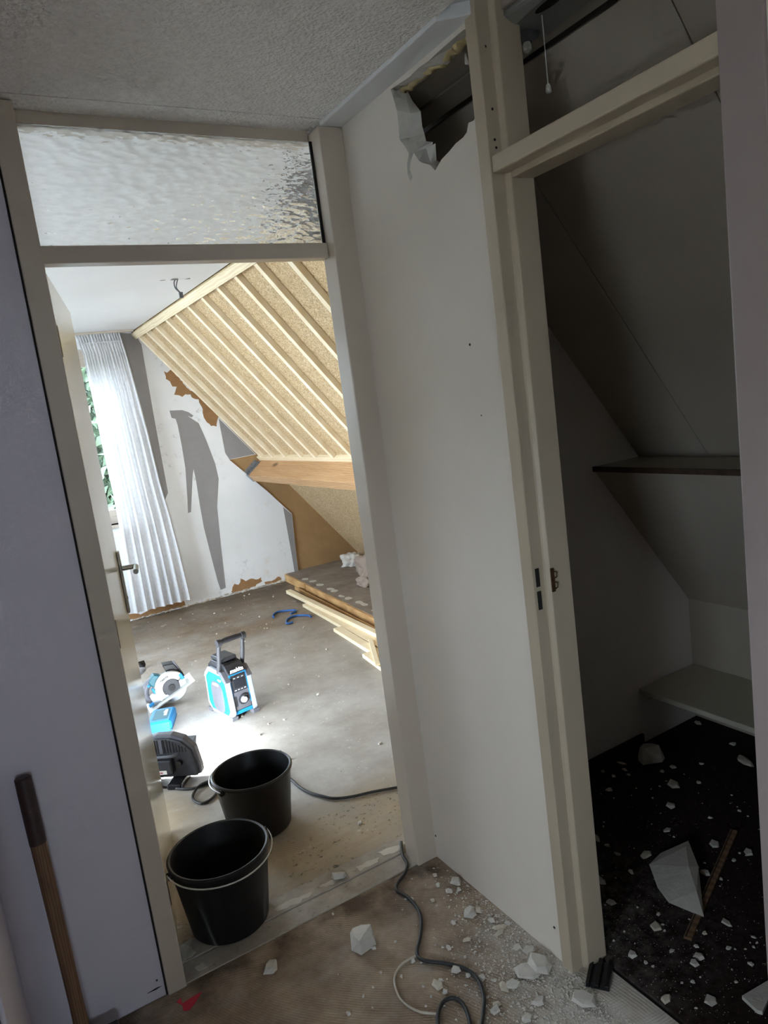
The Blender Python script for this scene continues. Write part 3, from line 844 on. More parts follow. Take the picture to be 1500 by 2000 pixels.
# ================================================================== THINGS
# ---- open bedroom door
ang = math.atan2(.785, .17)
dr = thing('bedroom_door', 'glossy cream bedroom door standing open into the room', 'door', (.277, 2.078, 0), (0, 0, ang))
bxo('leaf', (0, .785, 0, .04, .012, 2.043), 'door', dr, .003)
bm = bmesh.new(); box(bm, .715, .757, -.010, -.0004, .93, 1.165)
pl = obj('handle_plate', bm, 'steel', dr, bevel=.003)
bm = bmesh.new()
tube(bm, smooth_path([(.738, -.010, 1.098), (.738, -.045, 1.098), (.733, -.058, 1.098), (.715, -.060, 1.098), (.625, -.060, 1.098)], 4), .0095, 14)
obj('lever', bm, 'steel', pl, True)
bm = bmesh.new(); cyl(bm, (.738, -.0105, .985), (0, -1, 0), .006, .001, 12); obj('keyhole', bm, 'dark_gap', pl)
for z in (.25, 1.05, 1.85):
    bm = bmesh.new(); cyl(bm, (-.004, -.004, z - .04), (0, 0, 1), .006, .08, 12); obj('hinge', bm, 'steel', dr, True)

# ---- curtain
cu = thing('curtain', 'sheer white pleated curtain hanging beside the window', 'curtain', (1.2, 6.22, .1))
Lx = [(2.39, .975), (2.244, 1.000), (1.88, 1.010), (1.424, 1.017), (1.127, 1.028), (.784, 1.025), (.10, 1.01)]
Rx = [(2.39, 1.311), (2.216, 1.335), (1.923, 1.363), (1.538, 1.394), (1.145, 1.414), (.853, 1.444), (.533, 1.467), (.10, 1.49)]


def lerp_tab(tab, z):
    for (z0, a), (z1, b) in zip(tab[:-1], tab[1:]):
        if z <= z0 and z >= z1: return a + (b - a) * (z0 - z) / (z0 - z1)
    return tab[0][1] if z > tab[0][0] else tab[-1][1]


bm = bmesh.new(); NU, NV = 150, 46; grid = []
ph = [rnd.uniform(0, 6.28) for _ in range(4)]
for j in range(NV + 1):
    z = 2.385 - (2.385 - .085) * j / NV; row = []
    head = z > 2.30
    for i in range(NU + 1):
        u_ = i / NU; xl, xr = lerp_tab(Lx, z), lerp_tab(Rx, z)
        uu = u_ + .012 * math.sin(u_ * 17 + z * 1.3 + ph[0])
        if head: y = .016 * math.sin(uu * PI * 2 * 15)
        else:
            k = min(1, (2.30 - z) / .8)
            y = (1 - k) * .014 * math.sin(uu * PI * 2 * 15) + k * (.016 * math.sin(uu * PI * 2 * 6.5 + ph[1]) + .006 * math.sin(uu * PI * 2 * 13 + ph[2] + z) + .004 * math.sin(uu * 41 + ph[3]))
        if abs(z - 2.295) < .03: y *= .45
        row.append(bm.verts.new((xl + (xr - xl) * u_ - 1.2, y, z - .1)))
    grid.append(row)
for j in range(NV):
    for i in range(NU): bm.faces.new((grid[j][i], grid[j + 1][i], grid[j + 1][i + 1], grid[j][i + 1]))
obj('cloth', bm, 'curtain', cu, 'all')
bxo('header_tape', (-.20, .105, -.0235, -.0225, 2.215, 2.222), 'curtain', cu)
rl = thing('curtain_rail', 'white curtain rail screwed to the ceiling above the window', 'rail', (.3, 6.22, 2.388))
bxo('track', (-1.3, 1.12, -.014, .014, 0, .016), 'frame', rl, .002)
for i in range(12):
    bm = bmesh.new(); tube(bm, [(.68 + i * .03, 0, .0), (.68 + i * .03, 0, -.012)], .003, 6); obj('glider', bm, 'wire_white', rl)

# ---- ceiling wires in the bedroom
wi = thing('ceiling_wires', 'loose lamp wires with a terminal block hanging from the bedroom ceiling', 'wires', (1.244, 4.205, 2.405))
bm = bmesh.new(); tube(bm, smooth_path([(0, 0, 0), (-.012, 0, -.02), (-.008, .004, -.05), (.012, .0, -.075)]), .0035, 6); tube(bm, smooth_path([(.012, 0, 0), (.002, 0, -.025), (-.004, -.003, -.05), (.014, 0, -.075)]), .003, 6)
obj('wire', bm, 'grey_plastic', wi, True)
bxo('terminal_block', (.006, .026, -.008, .008, -.105, -.073), 'grey_plastic', wi, .002)
bm = bmesh.new()
hull(bm, [(rnd.uniform(-.03, .03), rnd.uniform(-.03, .03), rnd.uniform(-.004, .0)) for _ in range(9)])
obj('ceiling_scar', bm, 'grey_plaster', wi)
for s1 in ((-.07, .01), (.07, -.005)):
    bm = bmesh.new(); hull(bm, [(s1[0] + rnd.uniform(-.018, .018), s1[1] + rnd.uniform(-.01, .01), rnd.uniform(-.004, 0)) for _ in range(8)]); obj('ceiling_scar', bm, 'grey_plaster', wi)

# ---- closet light with pull cord
fx = thing('closet_light', 'grey closet light fitting with bare bulb and pull cord', 'lamp', (1.32, 1.28, 2.404))
bm = bmesh.new()
hull(bm, [(x, y, z) for x, y in ((-.10, -.16), (.05, -.16), (.07, .08), (.04, .12), (-.06, .12), (-.10, .06)) for z in (0, -.012)] + [(x, y, -.026) for x, y in ((-.088, -.14), (.03, -.14), (.04, .02), (-.07, .03))])
obj('housing', bm, 'fixture', fx, bevel=.004)
bm = bmesh.new()
prism(bm, [(-.056 + .014 * math.cos(q), -.060 + .045 * math.sin(q), -.0262) for q in [i * PI / 8 for i in range(16)]], (0, 0, -.001)); obj('slot', bm, 'dark_gap', fx)
bm = bmesh.new(); lathe(bm, [(.030, 0), (.036, -.006), (.030, -.016), (.016, -.022), (.012, -.026)], 24, (.002, .080, -.010)); obj('lamp_holder', bm, 'grey_plastic', fx, True)
bm = bmesh.new(); lathe(bm, [(.008, -.024), (.011, -.034), (.010, -.044), (.004, -.049)], 16, (.002, .080, -.010)); obj('bulb', bm, 'bulb', fx, True)
bm = bmesh.new()
tube(bm, [(-.036, -.013, -.026), (-.036, -.013, -.172)], .0012, 6); obj('pull_cord', bm, 'wire_white', fx)
bm = bmesh.new(); lathe(bm, [(.003, -.168), (.0055, -.172), (.0065, -.184), (.005, -.186)], 14, (-.036, -.013, 0)); obj('pull_knob', bm, 'wire_white', fx, True)

# ---- buckets
def bucket(x, y, rb, rt, h, rot, label, bail, mat):
    t_ = thing('bucket', label, 'bucket', (x, y, .0035), (0, 0, rot), group='black builder buckets')
    bm = bmesh.new()
    w = .003
    lathe(bm, [(rb - .004, 0), (rb, .004), (rt - .005, h - .014), (rt - .001, h - .010), (rt, h - .003), (rt, h - .001), (rt, h), (rt - .003, h + .002), (rt - .009, h), (rt - .011, h - .006), (rb - w, .008), (0.001, .008)], 64)
    obj('shell', bm, mat, t_, True)
    bm = bmesh.new()
    lathe(bm, [(rt - .004, h - .011), (rt + .002, h - .009), (rt + .0025, h - .003), (rt - .003, h + .001)], 64, closed=False); obj('rim', bm, mat, t_, True)
    for sgn in (-1, 1):
        bm = bmesh.new(); cyl(bm, (sgn * (rt - .004), 0, h - .016), (sgn, 0, 0), .012, .012, 16); obj('ear', bm, mat, t_, True)
    bm = bmesh.new(); pts = []
    R = rt + .009
    for i in range(25):
        a = PI * i / 24
        dz = -.012 - bail[1] * math.sin(a)
        pts.append((R * math.cos(a), bail[0] * (R + bail[2] * math.sin(a)) * math.sin(a), h + dz))
    tube(bm, pts, .0024, 8)
    obj('bail', bm, bail[3], t_, True)
    return t_


bucket(.470, 2.178, .124, .160, .251, math.radians(4), 'black bucket in the doorway with its white wire handle across the front', (-1, .009, .004, 'wire_white'), 'bucket_dusty')
bucket(.7441, 2.6169, .121, .156, .2383, math.radians(24), 'black bucket behind, inside the bedroom, its handle folded to the back', (1, .002, .004, 'wire_steel'), 'bucket')

# ---- jobsite radio
ra = thing('jobsite_radio', 'blue and grey jobsite radio with a raised carrying handle', 'radio', (1.0605, 3.665, 0), (0, 0, math.radians(10)))
W, D, Hh = .082, .26, .29        # half width, depth, height
bm = bmesh.new()
prof = [(.012, .022), (.002, .05), (.018, .255), (.050, .292), (.10, .302), (.20, .300), (.245, .27), (.258, .05), (.245, .02)]
prism(bm, [(-W + .028, y, z) for y, z in prof], (2 * W - .056, 0, 0))
bd = obj('body', bm, 'dark_plastic', ra, bevel=.006)
side = [(.020, 0), (-.012, .035), (.004, .215), (.045, .262), (.205, .268), (.258, .225), (.268, .05), (.235, .004)]
for sg in (-1, 1):
    x0 = sg * (W - .030)
    bm = bmesh.new(); prism(bm, [(x0, y, z) for y, z in side], (sg * .026, 0, 0)); sp_ = obj('side_frame', bm, 'light_plastic', ra, bevel=.006)
    c_ = Vector((0, .128, .135))
    ins = [(c_.y + (y - c_.y) * .84, c_.z + (z - c_.z) * .84) for y, z in side]
    bm = bmesh.new(); prism(bm, [(sg * (W - .006), y, z) for y, z in ins], (sg * .004, 0, 0)); obj('side_panel', bm, 'blue_plastic', sp_, bevel=.002)
    gr = [(c_.y - .004 + .066 * math.copysign(abs(math.cos(q)) ** .6, math.cos(q)), .112 + .088 * math.copysign(abs(math.sin(q)) ** .6, math.sin(q))) for q in [i * PI / 12 for i in range(24)]]
    bm = bmesh.new(); prism(bm, [(sg * (W - .003), y, z) for y, z in gr], (sg * .004, 0, 0)); obj('speaker_grille', bm, 'grey_plastic', sp_, bevel=.002)
    for (ya, za) in ((.0, .03), (.235, .02)):
        bm = bmesh.new()
        hull(bm, [(sg * (W - .034), ya + a, b) for a, b in ((-.006, 0), (.03, -.0), (.034, .022), (-.012, .022))] + [(sg * (W + .001), ya + a, b) for a, b in ((-.006, 0), (.03, -.0), (.034, .022), (-.012, .022))])
        obj('foot_bumper', bm, 'grey_plastic', sp_)
    bm = bmesh.new()
    hull(bm, [(x, y, z) for x in (sg * (W - .032), sg * (W - .002)) for y, z in ((-.002, .215), (.045, .268), (.10, .272), (.02, .20))]); obj('corner_bumper', bm, 'grey_plastic', sp_, bevel=.003)
MT = Matrix.Translation
# handle
for sg in (-1, 1):
    bm = bmesh.new()
    tube(bm, smooth_path([(sg * .072, .085, .255), (sg * .072, .06, .32), (sg * .072, .035, .40), (sg * .072, .022, .435)], 4), .012, 10)
    cyl(bm, (sg * .062, .022, .435), (sg, 0, 0), .020, .022, 16)
    hd = obj('handle_arm', bm, 'lamp_back', ra, True)

bm = bmesh.new(); tube(bm, [(-.07, .022, .437), (-.03, .022, .44), (.03, .022, .44), (.07, .022, .437)], [.012, .015, .015, .012], 12); obj('handle_grip', bm, 'dark_plastic', ra, True)
# front details; the front leans back slightly: y = .002 + (z-.05)*.078
fy = lambda z: .002 + (z - .05) * .078
tilt = Matrix.Rotation(math.radians(90 - 4.5), 4, 'X')


def front_plate(nm, x0, x1, z0, z1, off, mat, par, th_=.004, bev=.001):
    bm = bmesh.new(); prism(bm, [(x0, fy(z0) - off, z0), (x1, fy(z0) - off, z0), (x1, fy(z1) - off, z1), (x0, fy(z1) - off, z1)], (0, th_, 0)); return obj(nm, bm, mat, par, bevel=bev)


front_plate('display_panel', -.044, .044, .148, .232, .003, 'dark_plastic', bd)
front_plate('display_screen', -.034, .034, .168, .212, .0045, 'screen', bd)
for i in range(4): front_plate('button', -.034 + i * .019, -.022 + i * .019, .153, .159, .005, 'light_plastic', bd)
for i in range(3): front_plate('button', -.03 + i * .024, -.018 + i * .024, .219, .224, .005, 'light_plastic', bd)
for x0 in (-.053, .045): front_plate('blue_strip', x0, x0 + .008, .07, .24, .002, 'blue_plastic', bd)
front_plate('blue_strip', -.053, .053, .240, .246, .002, 'blue_plastic', bd)
front_plate('blue_base', -.05, .05, .026, .045, .002, 'blue_plastic', bd)
front_plate('lower_panel', -.046, .046, .048, .146, .002, 'grey_plastic', bd)
front_plate('socket_cover', -.050, -.032, .07, .125, .004, 'dark_plastic', bd)
bm = bmesh.new(); cyl(bm, (.006, fy(.098) - .002, .098), (0, -1, -.07), .029, .006, 28); obj('dial_ring', bm, 'dark_plastic', bd, True)
bm = bmesh.new(); cyl(bm, (.006, fy(.098) - .007, .098), (0, -1, -.07), .019, .012, 24, .016); obj('dial_knob', bm, 'light_plastic', bd, True)
bm = bmesh.new(); box(bm, -.045, .045, .08, .21, .302, .325); obj('battery_cover', bm, 'dark_plastic', ra, bevel=.006)
text('maker_lettering', 'makita', .030, 'print_white', bd, MT((0, fy(.258) - .0025 + .004, .262)) @ Matrix.Rotation(math.radians(60), 4, 'X'), .3, .0012)
text('maker_lettering', 'makita', .024, 'print_white', ra, MT((-(W + .0015), .128, .185)) @ Matrix.Rotation(math.radians(-90), 4, 'Z') @ Matrix.Rotation(math.radians(90), 4, 'X'), .3, .001)
for yy in (.06, .075): bxo('clip', (-(W + .003), -(W - .003), yy, yy + .012, .212, .222), 'print_white', ra)

# ---- circular saw (frame: x along the base plate, z up from it)
sw = thing('circular_saw', 'cordless circular saw with white blade guard resting on its side', 'saw', (.792, 4.18, .058), (0, math.radians(-24), math.radians(-4)))
bm = bmesh.new(); box(bm, -.145, .155, -.055, .10, -.004, .003); obj('base_plate', bm, 'guard_white', sw, bevel=.001)


def arc_plate(bm, cx, cz, r0, r1, a0, a1, y0, y1, n=22):
    P = [(cx + r1 * math.cos(a0 + (a1 - a0) * i / n), y0, cz + r1 * math.sin(a0 + (a1 - a0) * i / n)) for i in range(n + 1)]
    P += [(cx + r0 * math.cos(a1 + (a0 - a1) * i / n), y0, cz + r0 * math.sin(a1 + (a0 - a1) * i / n)) for i in range(n + 1)]
    prism(bm, P, (0, y1 - y0, 0))


rd = math.radians
bm = bmesh.new(); arc_plate(bm, .03, .035, .052, .094, rd(18), rd(200), -.018, .012); gd = obj('blade_guard', bm, 'guard_white', sw, bevel=.003)
bm = bmesh.new(); cyl(bm, (.03, .002, .035), (0, 1, 0), .078, .002, 48); obj('blade', bm, 'steel', sw, True)
bm = bmesh.new(); arc_plate(bm, .03, .03, .045, .084, rd(-165), rd(10), -.010, .010); obj('lower_guard', bm, 'light_plastic', sw, bevel=.002)
bm = bmesh.new(); cyl(bm, (.03, -.016, .038), (0, 1, 0), .050, .02, 10); obj('hub_cover', bm, 'dark_plastic', sw, bevel=.002)
bm = bmesh.new(); cyl(bm, (.03, -.026, .036), (0, 1, 0), .020, .012, 20); obj('blade_bolt', bm, 'black_plastic', sw, True)
bm = bmesh.new(); cyl(bm, (.03, .012, .05), (0, 1, 0), .044, .11, 24); obj('motor', bm, 'teal_plastic', sw, True, .004)
bm = bmesh.new(); tube(bm, smooth_path([(-.02, .05, .12), (-.07, .05, .115), (-.105, .05, .085), (-.115, .05, .05), (-.10, .05, .025), (-.07, .05, .02)], 4), [.022] * 16 + [.018] * 5, 10); obj('rear_handle', bm, 'grey_plastic', sw, True)
bm = bmesh.new(); hull(bm, [(x, y, z) for x, z in ((-.055, .09), (-.06, .13), (-.01, .15), (.02, .12), (-.02, .08)) for y in (.02, .075)]); obj('motor_housing', bm, 'teal_plastic', sw, bevel=.005)
bm = bmesh.new(); hull(bm, [(x, y, z) for x, z in ((.055, .115), (.06, .165), (.115, .135), (.125, .03), (.10, .05)) for y in (.02, .09)]); bt = obj('battery', bm, 'black_plastic', sw, bevel=.004)
for i in range(4): bxo('rib', (.112 + i * .001, .1235 + i * .001, .03 + i * .014, .036 + i * .014, .03, .13), 'grey_plastic', bt)
bm = bmesh.new(); hull(bm, [(x, y, z) for x, z in ((-.105, .003), (-.095, .07), (-.075, .075), (-.02, .003)) for y in (-.006, .0)]); obj('depth_bracket', bm, 'light_plastic', sw, bevel=.002)
for d in ((-.130, -.098, -.014, .012, .012, .028), (-.066, -.052, -.012, .01, .065, .098), (-.075, -.058, .02, .05, .105, .12), (.098, .118, -.02, .006, .035, .075)):
    bxo('lever', d, 'blue_plastic', sw, .004)
text('maker_lettering', 'makita', .020, 'print_dark', gd, MT((.022, -.0186, .108)) @ Matrix.Rotation(rd(90), 4, 'X') @ Matrix.Rotation(rd(0), 4, 'Z'), .25, .0006)

# ---- blue battery pack
bp_ = thing('battery_pack', 'blue tool battery box lying behind the floodlight', 'battery', (.675, 3.915, 0), (0, 0, rd(-22)))
bm = bmesh.new(); hull(bm, [(x, y, z) for x, y in ((-.055, -.10), (.052, -.10), (.062, -.088), (.062, .10), (-.065, .10), (-.065, -.088)) for z in (0, .052)] + [(x, y, .06) for x in (-.05, .05) for y in (-.085, .09)])
obj('case', bm, 'blue_plastic', bp_, bevel=.006)
bxo('top_label', (-.04, .04, -.06, .07, .0605, .0612), 'teal_plastic', bp_)
bxo('base_seam', (-.064, .063, -.1012, .10, .010, .013), 'dark_plastic', bp_)
text('maker_lettering', 'makita', .030, 'print_white', bp_, MT((.02, .02, .0618)) @ Matrix.Rotation(rd(90), 4, 'Z'), .25, .001)

# ---- floodlight (frame: front, the lit side, looks along +y)
fl = thing('floodlight', 'black work floodlight seen from behind, shining across the floor', 'lamp', (.535, 3.25, 0), (0, 0, rd(-37)))
tl_ = rd(-6)
hs = [(-.165, .0), (-.165, .035), (-.150, .135), (-.105, .185), (-.02, .202), (.05, .200), (.105, .180), (.150, .130), (.165, .035), (.165, .0)]
bm = bmesh.new()
prism(bm, [(x, .0, .028 + z) for x, z in hs], (0, .05, 0)); hous = obj('housing', bm, 'grey_plastic', fl, bevel=.012, smooth=False)
bm = bmesh.new(); prism(bm, [(x * .93, -.012, .030 + z * .93) for x, z in hs], (0, .012, 0)); obj('back_shell', bm, 'lamp_back', hous, bevel=.006)
# rim towards the lit side and the LED field
bm = bmesh.new(); prism(bm, [(-.12, .052, .055), (-.12, .098, .162), (-.12, .102, .162), (-.12, .056, .055)], (.24, 0, 0)); obj('led_field', bm, 'led', fl)
bm = bmesh.new(); prism(bm, [(-.125, .050, .050), (-.125, .050, .168), (-.125, .108, .168), (-.125, .099, .164), (-.125, .051, .056)], (.25, 0, 0)); obj('hood', bm, 'lamp_back', fl)
gi = bmesh.new()
for i in range(17):
    x = -.112 + i * .014
    zt = .213 - max(0, abs(x) - .03) * .55
    bxo('vent_slot', (x, x + .006, -.0135, -.012, .150, zt), 'dark_gap', hous)
gi.free()
bxo('vent_bridge', (-.006, .010, -.0155, -.012, .148, .214), 'grey_plastic', hous)
bxo('driver_box', (-.075, .055, -.050, -.012, .06, .132), 'dark_plastic', hous, .008)
bxo('rating_label', (-.035, .028, -.0508, -.050, .066, .084), 'sticker', hous)
text('rating_print', 'BOOOM', .010, 'print_red', hous, MT((-.010, -.0512, .074)) @ Matrix.Rotation(rd(90), 4, 'X'), 0, .0004)
bxo('cable_box', (-.07, -.02, -.040, -.012, .02, .055), 'black_plastic', hous, .006)
bm = bmesh.new(); tube(bm, smooth_path([(-.085, -.02, .145), (-.06, -.05, .15), (.06, -.05, .15), (.085, -.02, .145)], 5), .007, 10); obj('carry_handle', bm, 'grey_plastic', hous, True)
bm = bmesh.new(); cyl(bm, (.078, -.012, .10), (0, -1, 0), .014, .018, 14); obj('tilt_knob', bm, 'black_plastic', hous, True)
for x in (-.09, .06):
    bm = bmesh.new(); box(bm, x - .035, x + .035, -.075, .05, 0, .028); obj('foot', bm, 'black_plastic', fl, bevel=.008)
bm = bmesh.new(); tube(bm, [(.032, -.062, .014), (.098, -.062, .014)], .010, 10); obj('foot_bar', bm, 'grey_plastic', fl, True)


def cable(name, pts, r, mat, label, z=None, seg=8):
    bm = bmesh.new()
    P = [(p[0], p[1], p[2] if len(p) > 2 else (r + .002 if z is None else z)) for p in pts]
    tube(bm, smooth_path(P, 5), r, seg); o = obj(name, bm, mat, None, 'all')
    return tag(o, label, 'cable')


cable('floodlight_cable', [(.480, 3.215, .055), (.495, 3.19, .02), (.536, 3.18), (.551, 3.145), (.59, 3.105), (.635, 3.088), (.677, 3.088), (.715, 3.075, .02), (.69, 3.075, .022), (.64, 3.085, .016), (.60, 3.054), (.582, 3.01), (.587, 2.963), (.608, 2.938), (.642, 2.944), (.681, 2.982), (.721, 3.047, .020), (.813, 3.03), (.951, 2.957), (.973, 2.846), (.976, 2.758), (.99, 2.685), (1.019, 2.621), (1.053, 2.568), (1.116, 2.529), (1.197, 2.5), (1.295, 2.455), (1.395, 2.413)], .006, 'cable_black', 'black rubber cable running from the floodlight behind the buckets')
cable('hall_cable', [(1.10, 2.129, .012), (1.075, 2.085, .012), (1.062, 2.055, .011), (1.05, 2.01, .010), (1.017, 1.978), (.97, 1.951), (.954, 1.922), (.963, 1.886), (.964, 1.839), (.954, 1.788), (.929, 1.743), (.894, 1.699), (.866, 1.671), (.853, 1.644), (.862, 1.618), (.9, 1.576), (.925, 1.537), (.937, 1.5), (.932, 1.459), (.911, 1.416), (.885, 1.386), (.846, 1.349), (.779, 1.311), (.743, 1.325), (.747, 1.38), (.77, 1.428), (.794, 1.458), (.822, 1.474), (.847, 1.467), (.856, 1.44), (.848, 1.405), (.83, 1.371), (.796, 1.333, .016), (.75, 1.29)], .0055, 'cable_black', 'dark cable winding across the hall floor from the door frame')
cable('thin_cable', [(.862, 1.652), (.823, 1.657), (.791, 1.65), (.763, 1.63), (.746, 1.599), (.736, 1.559), (.74, 1.522), (.758, 1.483), (.79, 1.453)], .0032, 'cable_white', 'thin pale cable curving beside the dark hall cable')

# ---- sledgehammer leaning on the panel
hm = thing('sledgehammer', 'sledgehammer with a worn dark grip leaning on the white panel', 'hammer', (-.012, 1.905, 0))
top = Vector((-.004, .062, .785)); bot = Vector((.004, .0, .02)); dv = top - bot
bm = bmesh.new(); tube(bm, [bot + dv * f for f in (0, .2, .5, .77)], [.020, .0175, .0185, .0195], 18); obj('handle', bm, 'hammer_wood', hm, True)
bm = bmesh.new(); tube(bm, [bot + dv * f for f in (.77, .85, .95, .995, 1)], [.0205, .0205, .0205, .020, .016], 18); obj('grip', bm, 'hammer_grip', hm, True)
bm = bmesh.new(); hull(bm, [(x, y, z) for x in (-.088, .088) for y, z in ((-.022, .012), (.022, .012), (-.030, .022), (.030, .022), (-.030, .052), (.030, .052), (-.022, .062), (.022, .062))]); obj('head', bm, 'black_plastic', hm, bevel=.004)

# ---- planks lying by the step
def plank(a, b, w, th_, z, label, mat='pine'):
    a, b = Vector(a), Vector(b); d = b - a; L = d.length
    t_ = thing('timber_plank', label, 'plank', (a.x, a.y, z), (0, 0, math.atan2(d.y, d.x)), group='loose planks beside the alcove step')
    bm = bmesh.new(); box(bm, 0, L, -w / 2, w / 2, 0, th_); obj('board', bm, mat, t_, bevel=.0015)
    return t_


plank((2.235, 5.79), (2.14, 3.3), .046, .030, .026, 'uppermost long pale plank resting on another beside the step')
plank((2.205, 5.35), (2.06, 3.2), .075, .024, 0.001, 'long pale plank underneath the uppermost one')
plank((2.078, 4.55), (1.95, 3.05), .060, .026, 0.001, 'shorter pale plank parallel to the long ones on the screed')
plank((1.966, 3.92), (1.83, 2.85), .060, .026, 0.001, 'short plank end nearest the door frame')
plank((2.360, 5.93), (2.21, 3.8), .014, .030, 0.001, 'thin brown lath lying against the step boards', 'step_wood')
plank((2.10, 4.10), (1.90, 3.66), .03, .012, .028, 'small offcut lying across the short planks')

# ---- blue plastic hooks on the floor
def hook(pts, label):
    bm = bmesh.new(); tube(bm, smooth_path([(x, y, .0085) for x, y in pts], 4), .008, 8)
    tag(obj('plastic_strap', bm, 'blue_rubber', None, True), label, 'strap', 'blue straps on the screed')


hook([(1.877, 5.27), (1.90, 5.33), (1.95, 5.38), (2.0, 5.37), (2.075, 5.30), (2.06, 5.26), (2.01, 5.235)], 'bent blue plastic strap lying nearer the far wall')
hook([(1.93, 5.01), (1.885, 5.02), (1.92, 5.10), (1.975, 5.15), (2.03, 5.14), (2.085, 5.07), (2.085, 5.01)], 'bent blue plastic strap lying nearer the radio')

# ---- cloth heap in the alcove
def heap(name, label, cat, c, r, h, mat, seed):
    r_ = random.Random(seed)
    bm = bmesh.new(); bmesh.ops.create_icosphere(bm, subdivisions=4, radius=1)
    pa = [(Vector((r_.gauss(0, 1), r_.gauss(0, 1), r_.gauss(0, 1))).normalized(), r_.uniform(3, 9), r_.uniform(0, 6)) for _ in range(9)]
    for v in bm.verts:
        d = v.co.copy(); k = 1 + sum(.085 * math.sin(a.dot(d) * f + p) for a, f, p in pa)
        k -= .16 * abs(math.sin(pa[0][0].dot(d) * 7 + pa[1][0].dot(d) * 4))
        v.co = Vector((d.x * r[0] * k, d.y * r[1] * k, max(0, d.z * h * k + h * .35)))
    o = obj(name, bm, mat, None, 'all'); o.location = c; return tag(o, label, cat)


heap('dust_sheet', 'crumpled beige dust sheet heaped on the alcove floor', 'cloth', (2.95, 5.50, .070), (.15, .20), .125, 'cloth_grey', 4)
heap('dust_sheet', 'small crumpled end of cloth in front of the heap', 'cloth', (2.70, 5.24, .070), (.06, .09), .06, 'cloth_grey', 9)
heap('plastic_bag', 'pale crumpled bag in the alcove corner', 'bag', (3.03, 6.03, .070), (.12, .10), .085, 'plaster', 12)
bm = bmesh.new(); box(bm, 3.17, 3.22, 5.7, 6.3, .07, .095); tag(obj('wood_offcut', bm, 'step_wood', None, bevel=.002), 'brown wood offcut at the bottom of the alcove roof', 'offcut')

# ---- tool peeking out beyond the door
tt = thing('drill_driver', 'dark tool partly hidden behind the open door', 'tool', (.66, 4.45, 0), (0, 0, .3))
bm = bmesh.new(); hull(bm, [(x, y, z) for x, y in ((-.05, -.03), (.03, -.03), (.03, .03), (-.05, .03)) for z in (0, .05)]); obj('battery', bm, 'black_plastic', tt, bevel=.004)
bm = bmesh.new(); tube(bm, [(-.01, 0, .05), (0, 0, .10), (.01, 0, .14)], [.018, .016, .018], 10); obj('grip', bm, 'teal_plastic', tt, True)
bm = bmesh.new(); tube(bm, [(-.08, 0, .15), (.02, 0, .155), (.05, 0, .155), (.07, 0, .155)], [.026, .028, .02, .012], 12); obj('motor_housing', bm, 'light_plastic', tt, True)
bm = bmesh.new(); hull(bm, [(.775 + rnd.uniform(0, .05), 4.97 + rnd.uniform(0, .06), rnd.uniform(0, .05)) for _ in range(14)]); tag(obj('rubber_scrap', bm, 'black_plastic'), 'small black scrap on the screed near the far wall', 'scrap')

# ---- red tape and floor track
bm = bmesh.new(); prism(bm, [(x, y, .0005) for x, y in [(.231, 1.951), (.245, 1.96), (.243, 1.935), (.265, 1.94), (.301, 1.94), (.278, 1.918), (.254, 1.9), (.239, 1.908), (.241, 1.932)]], (0, 0, .0015))
tag(obj('tape_scrap', bm, 'red_tape'), 'torn red tape scrap on the floor beside the door frame', 'tape')
ft = thing('floor_track', 'black metal door track end at the closet threshold', 'track', (1.2, 1.285, 0), (0, 0, rd(35)))
for i, (y0, y1, z1) in enumerate(((-.032, -.020, .014), (-.006, .006, .012), (.018, .028, .014))): bxo('rail', (-.045, .05, y0, y1, .0015, z1), 'black_plastic', ft, .002)
bxo('plate', (-.045, .05, -.032, .028, 0, .002), 'dark_plastic', ft)

# ---- plaster debris
def chip_mesh(sx_, sy_, sz_, seed, n=11):
    r_ = random.Random(seed); bm = bmesh.new(); pts = []
    for i in range(n):
        a = 2 * PI * i / n + r_.uniform(-.25, .25); k = r_.uniform(.62, 1.0)
        pts.append((math.cos(a) * sx_ * .5 * k, math.sin(a) * sy_ * .5 * k, r_.uniform(0, .35) * sz_))
        k2 = k * r_.uniform(.55, .95)
        pts.append((math.cos(a) * sx_ * .5 * k2, math.sin(a) * sy_ * .5 * k2, r_.uniform(.55, 1.0) * sz_))
    for q in range(3): pts.append((r_.uniform(-.3, .3) * sx_, r_.uniform(-.3, .3) * sy_, 0))
    hull(bm, pts); return bm


HALL_BIG = [(.751, 1.800, .086, .075, .062, 'large faceted plaster lump on the hall floor', 0), (.495, 1.890, .051, .047, .020, 'white plaster piece on the hall floor nearest the white panel', 0), (.838, 2.11, .058, .034, .026, 'plaster piece lying on the doorway threshold', .006),
            (1.130, 1.837, .041, .045, .018, 'triangular plaster piece standing by the wall base', 0), (1.072, 1.689, .038, .045, .022, 'plaster nugget halfway along the wall base', 0),
            (1.058, 1.415, .067, .072, .012, 'flat grey plaster slab in the dust by the closet jamb', .002), (1.100, 1.40, .068, .066, .022, 'largest plaster slab leaning at the closet jamb', .006), (1.110, 1.254, .061, .076, .020, 'plaster slab in front of the closet threshold', .001)]
for i, (x, y, a, b, h_, lab, z) in enumerate(HALL_BIG):
    o = obj('plaster_chunk', chip_mesh(a * 1.25, b * 1.2, h_, 100 + i, 6), 'plaster'); o.location = (x, y, z); o.rotation_euler = (0, 0, i * 1.3); tag(o, lab, 'plaster chunk', 'plaster chunks in the hall')
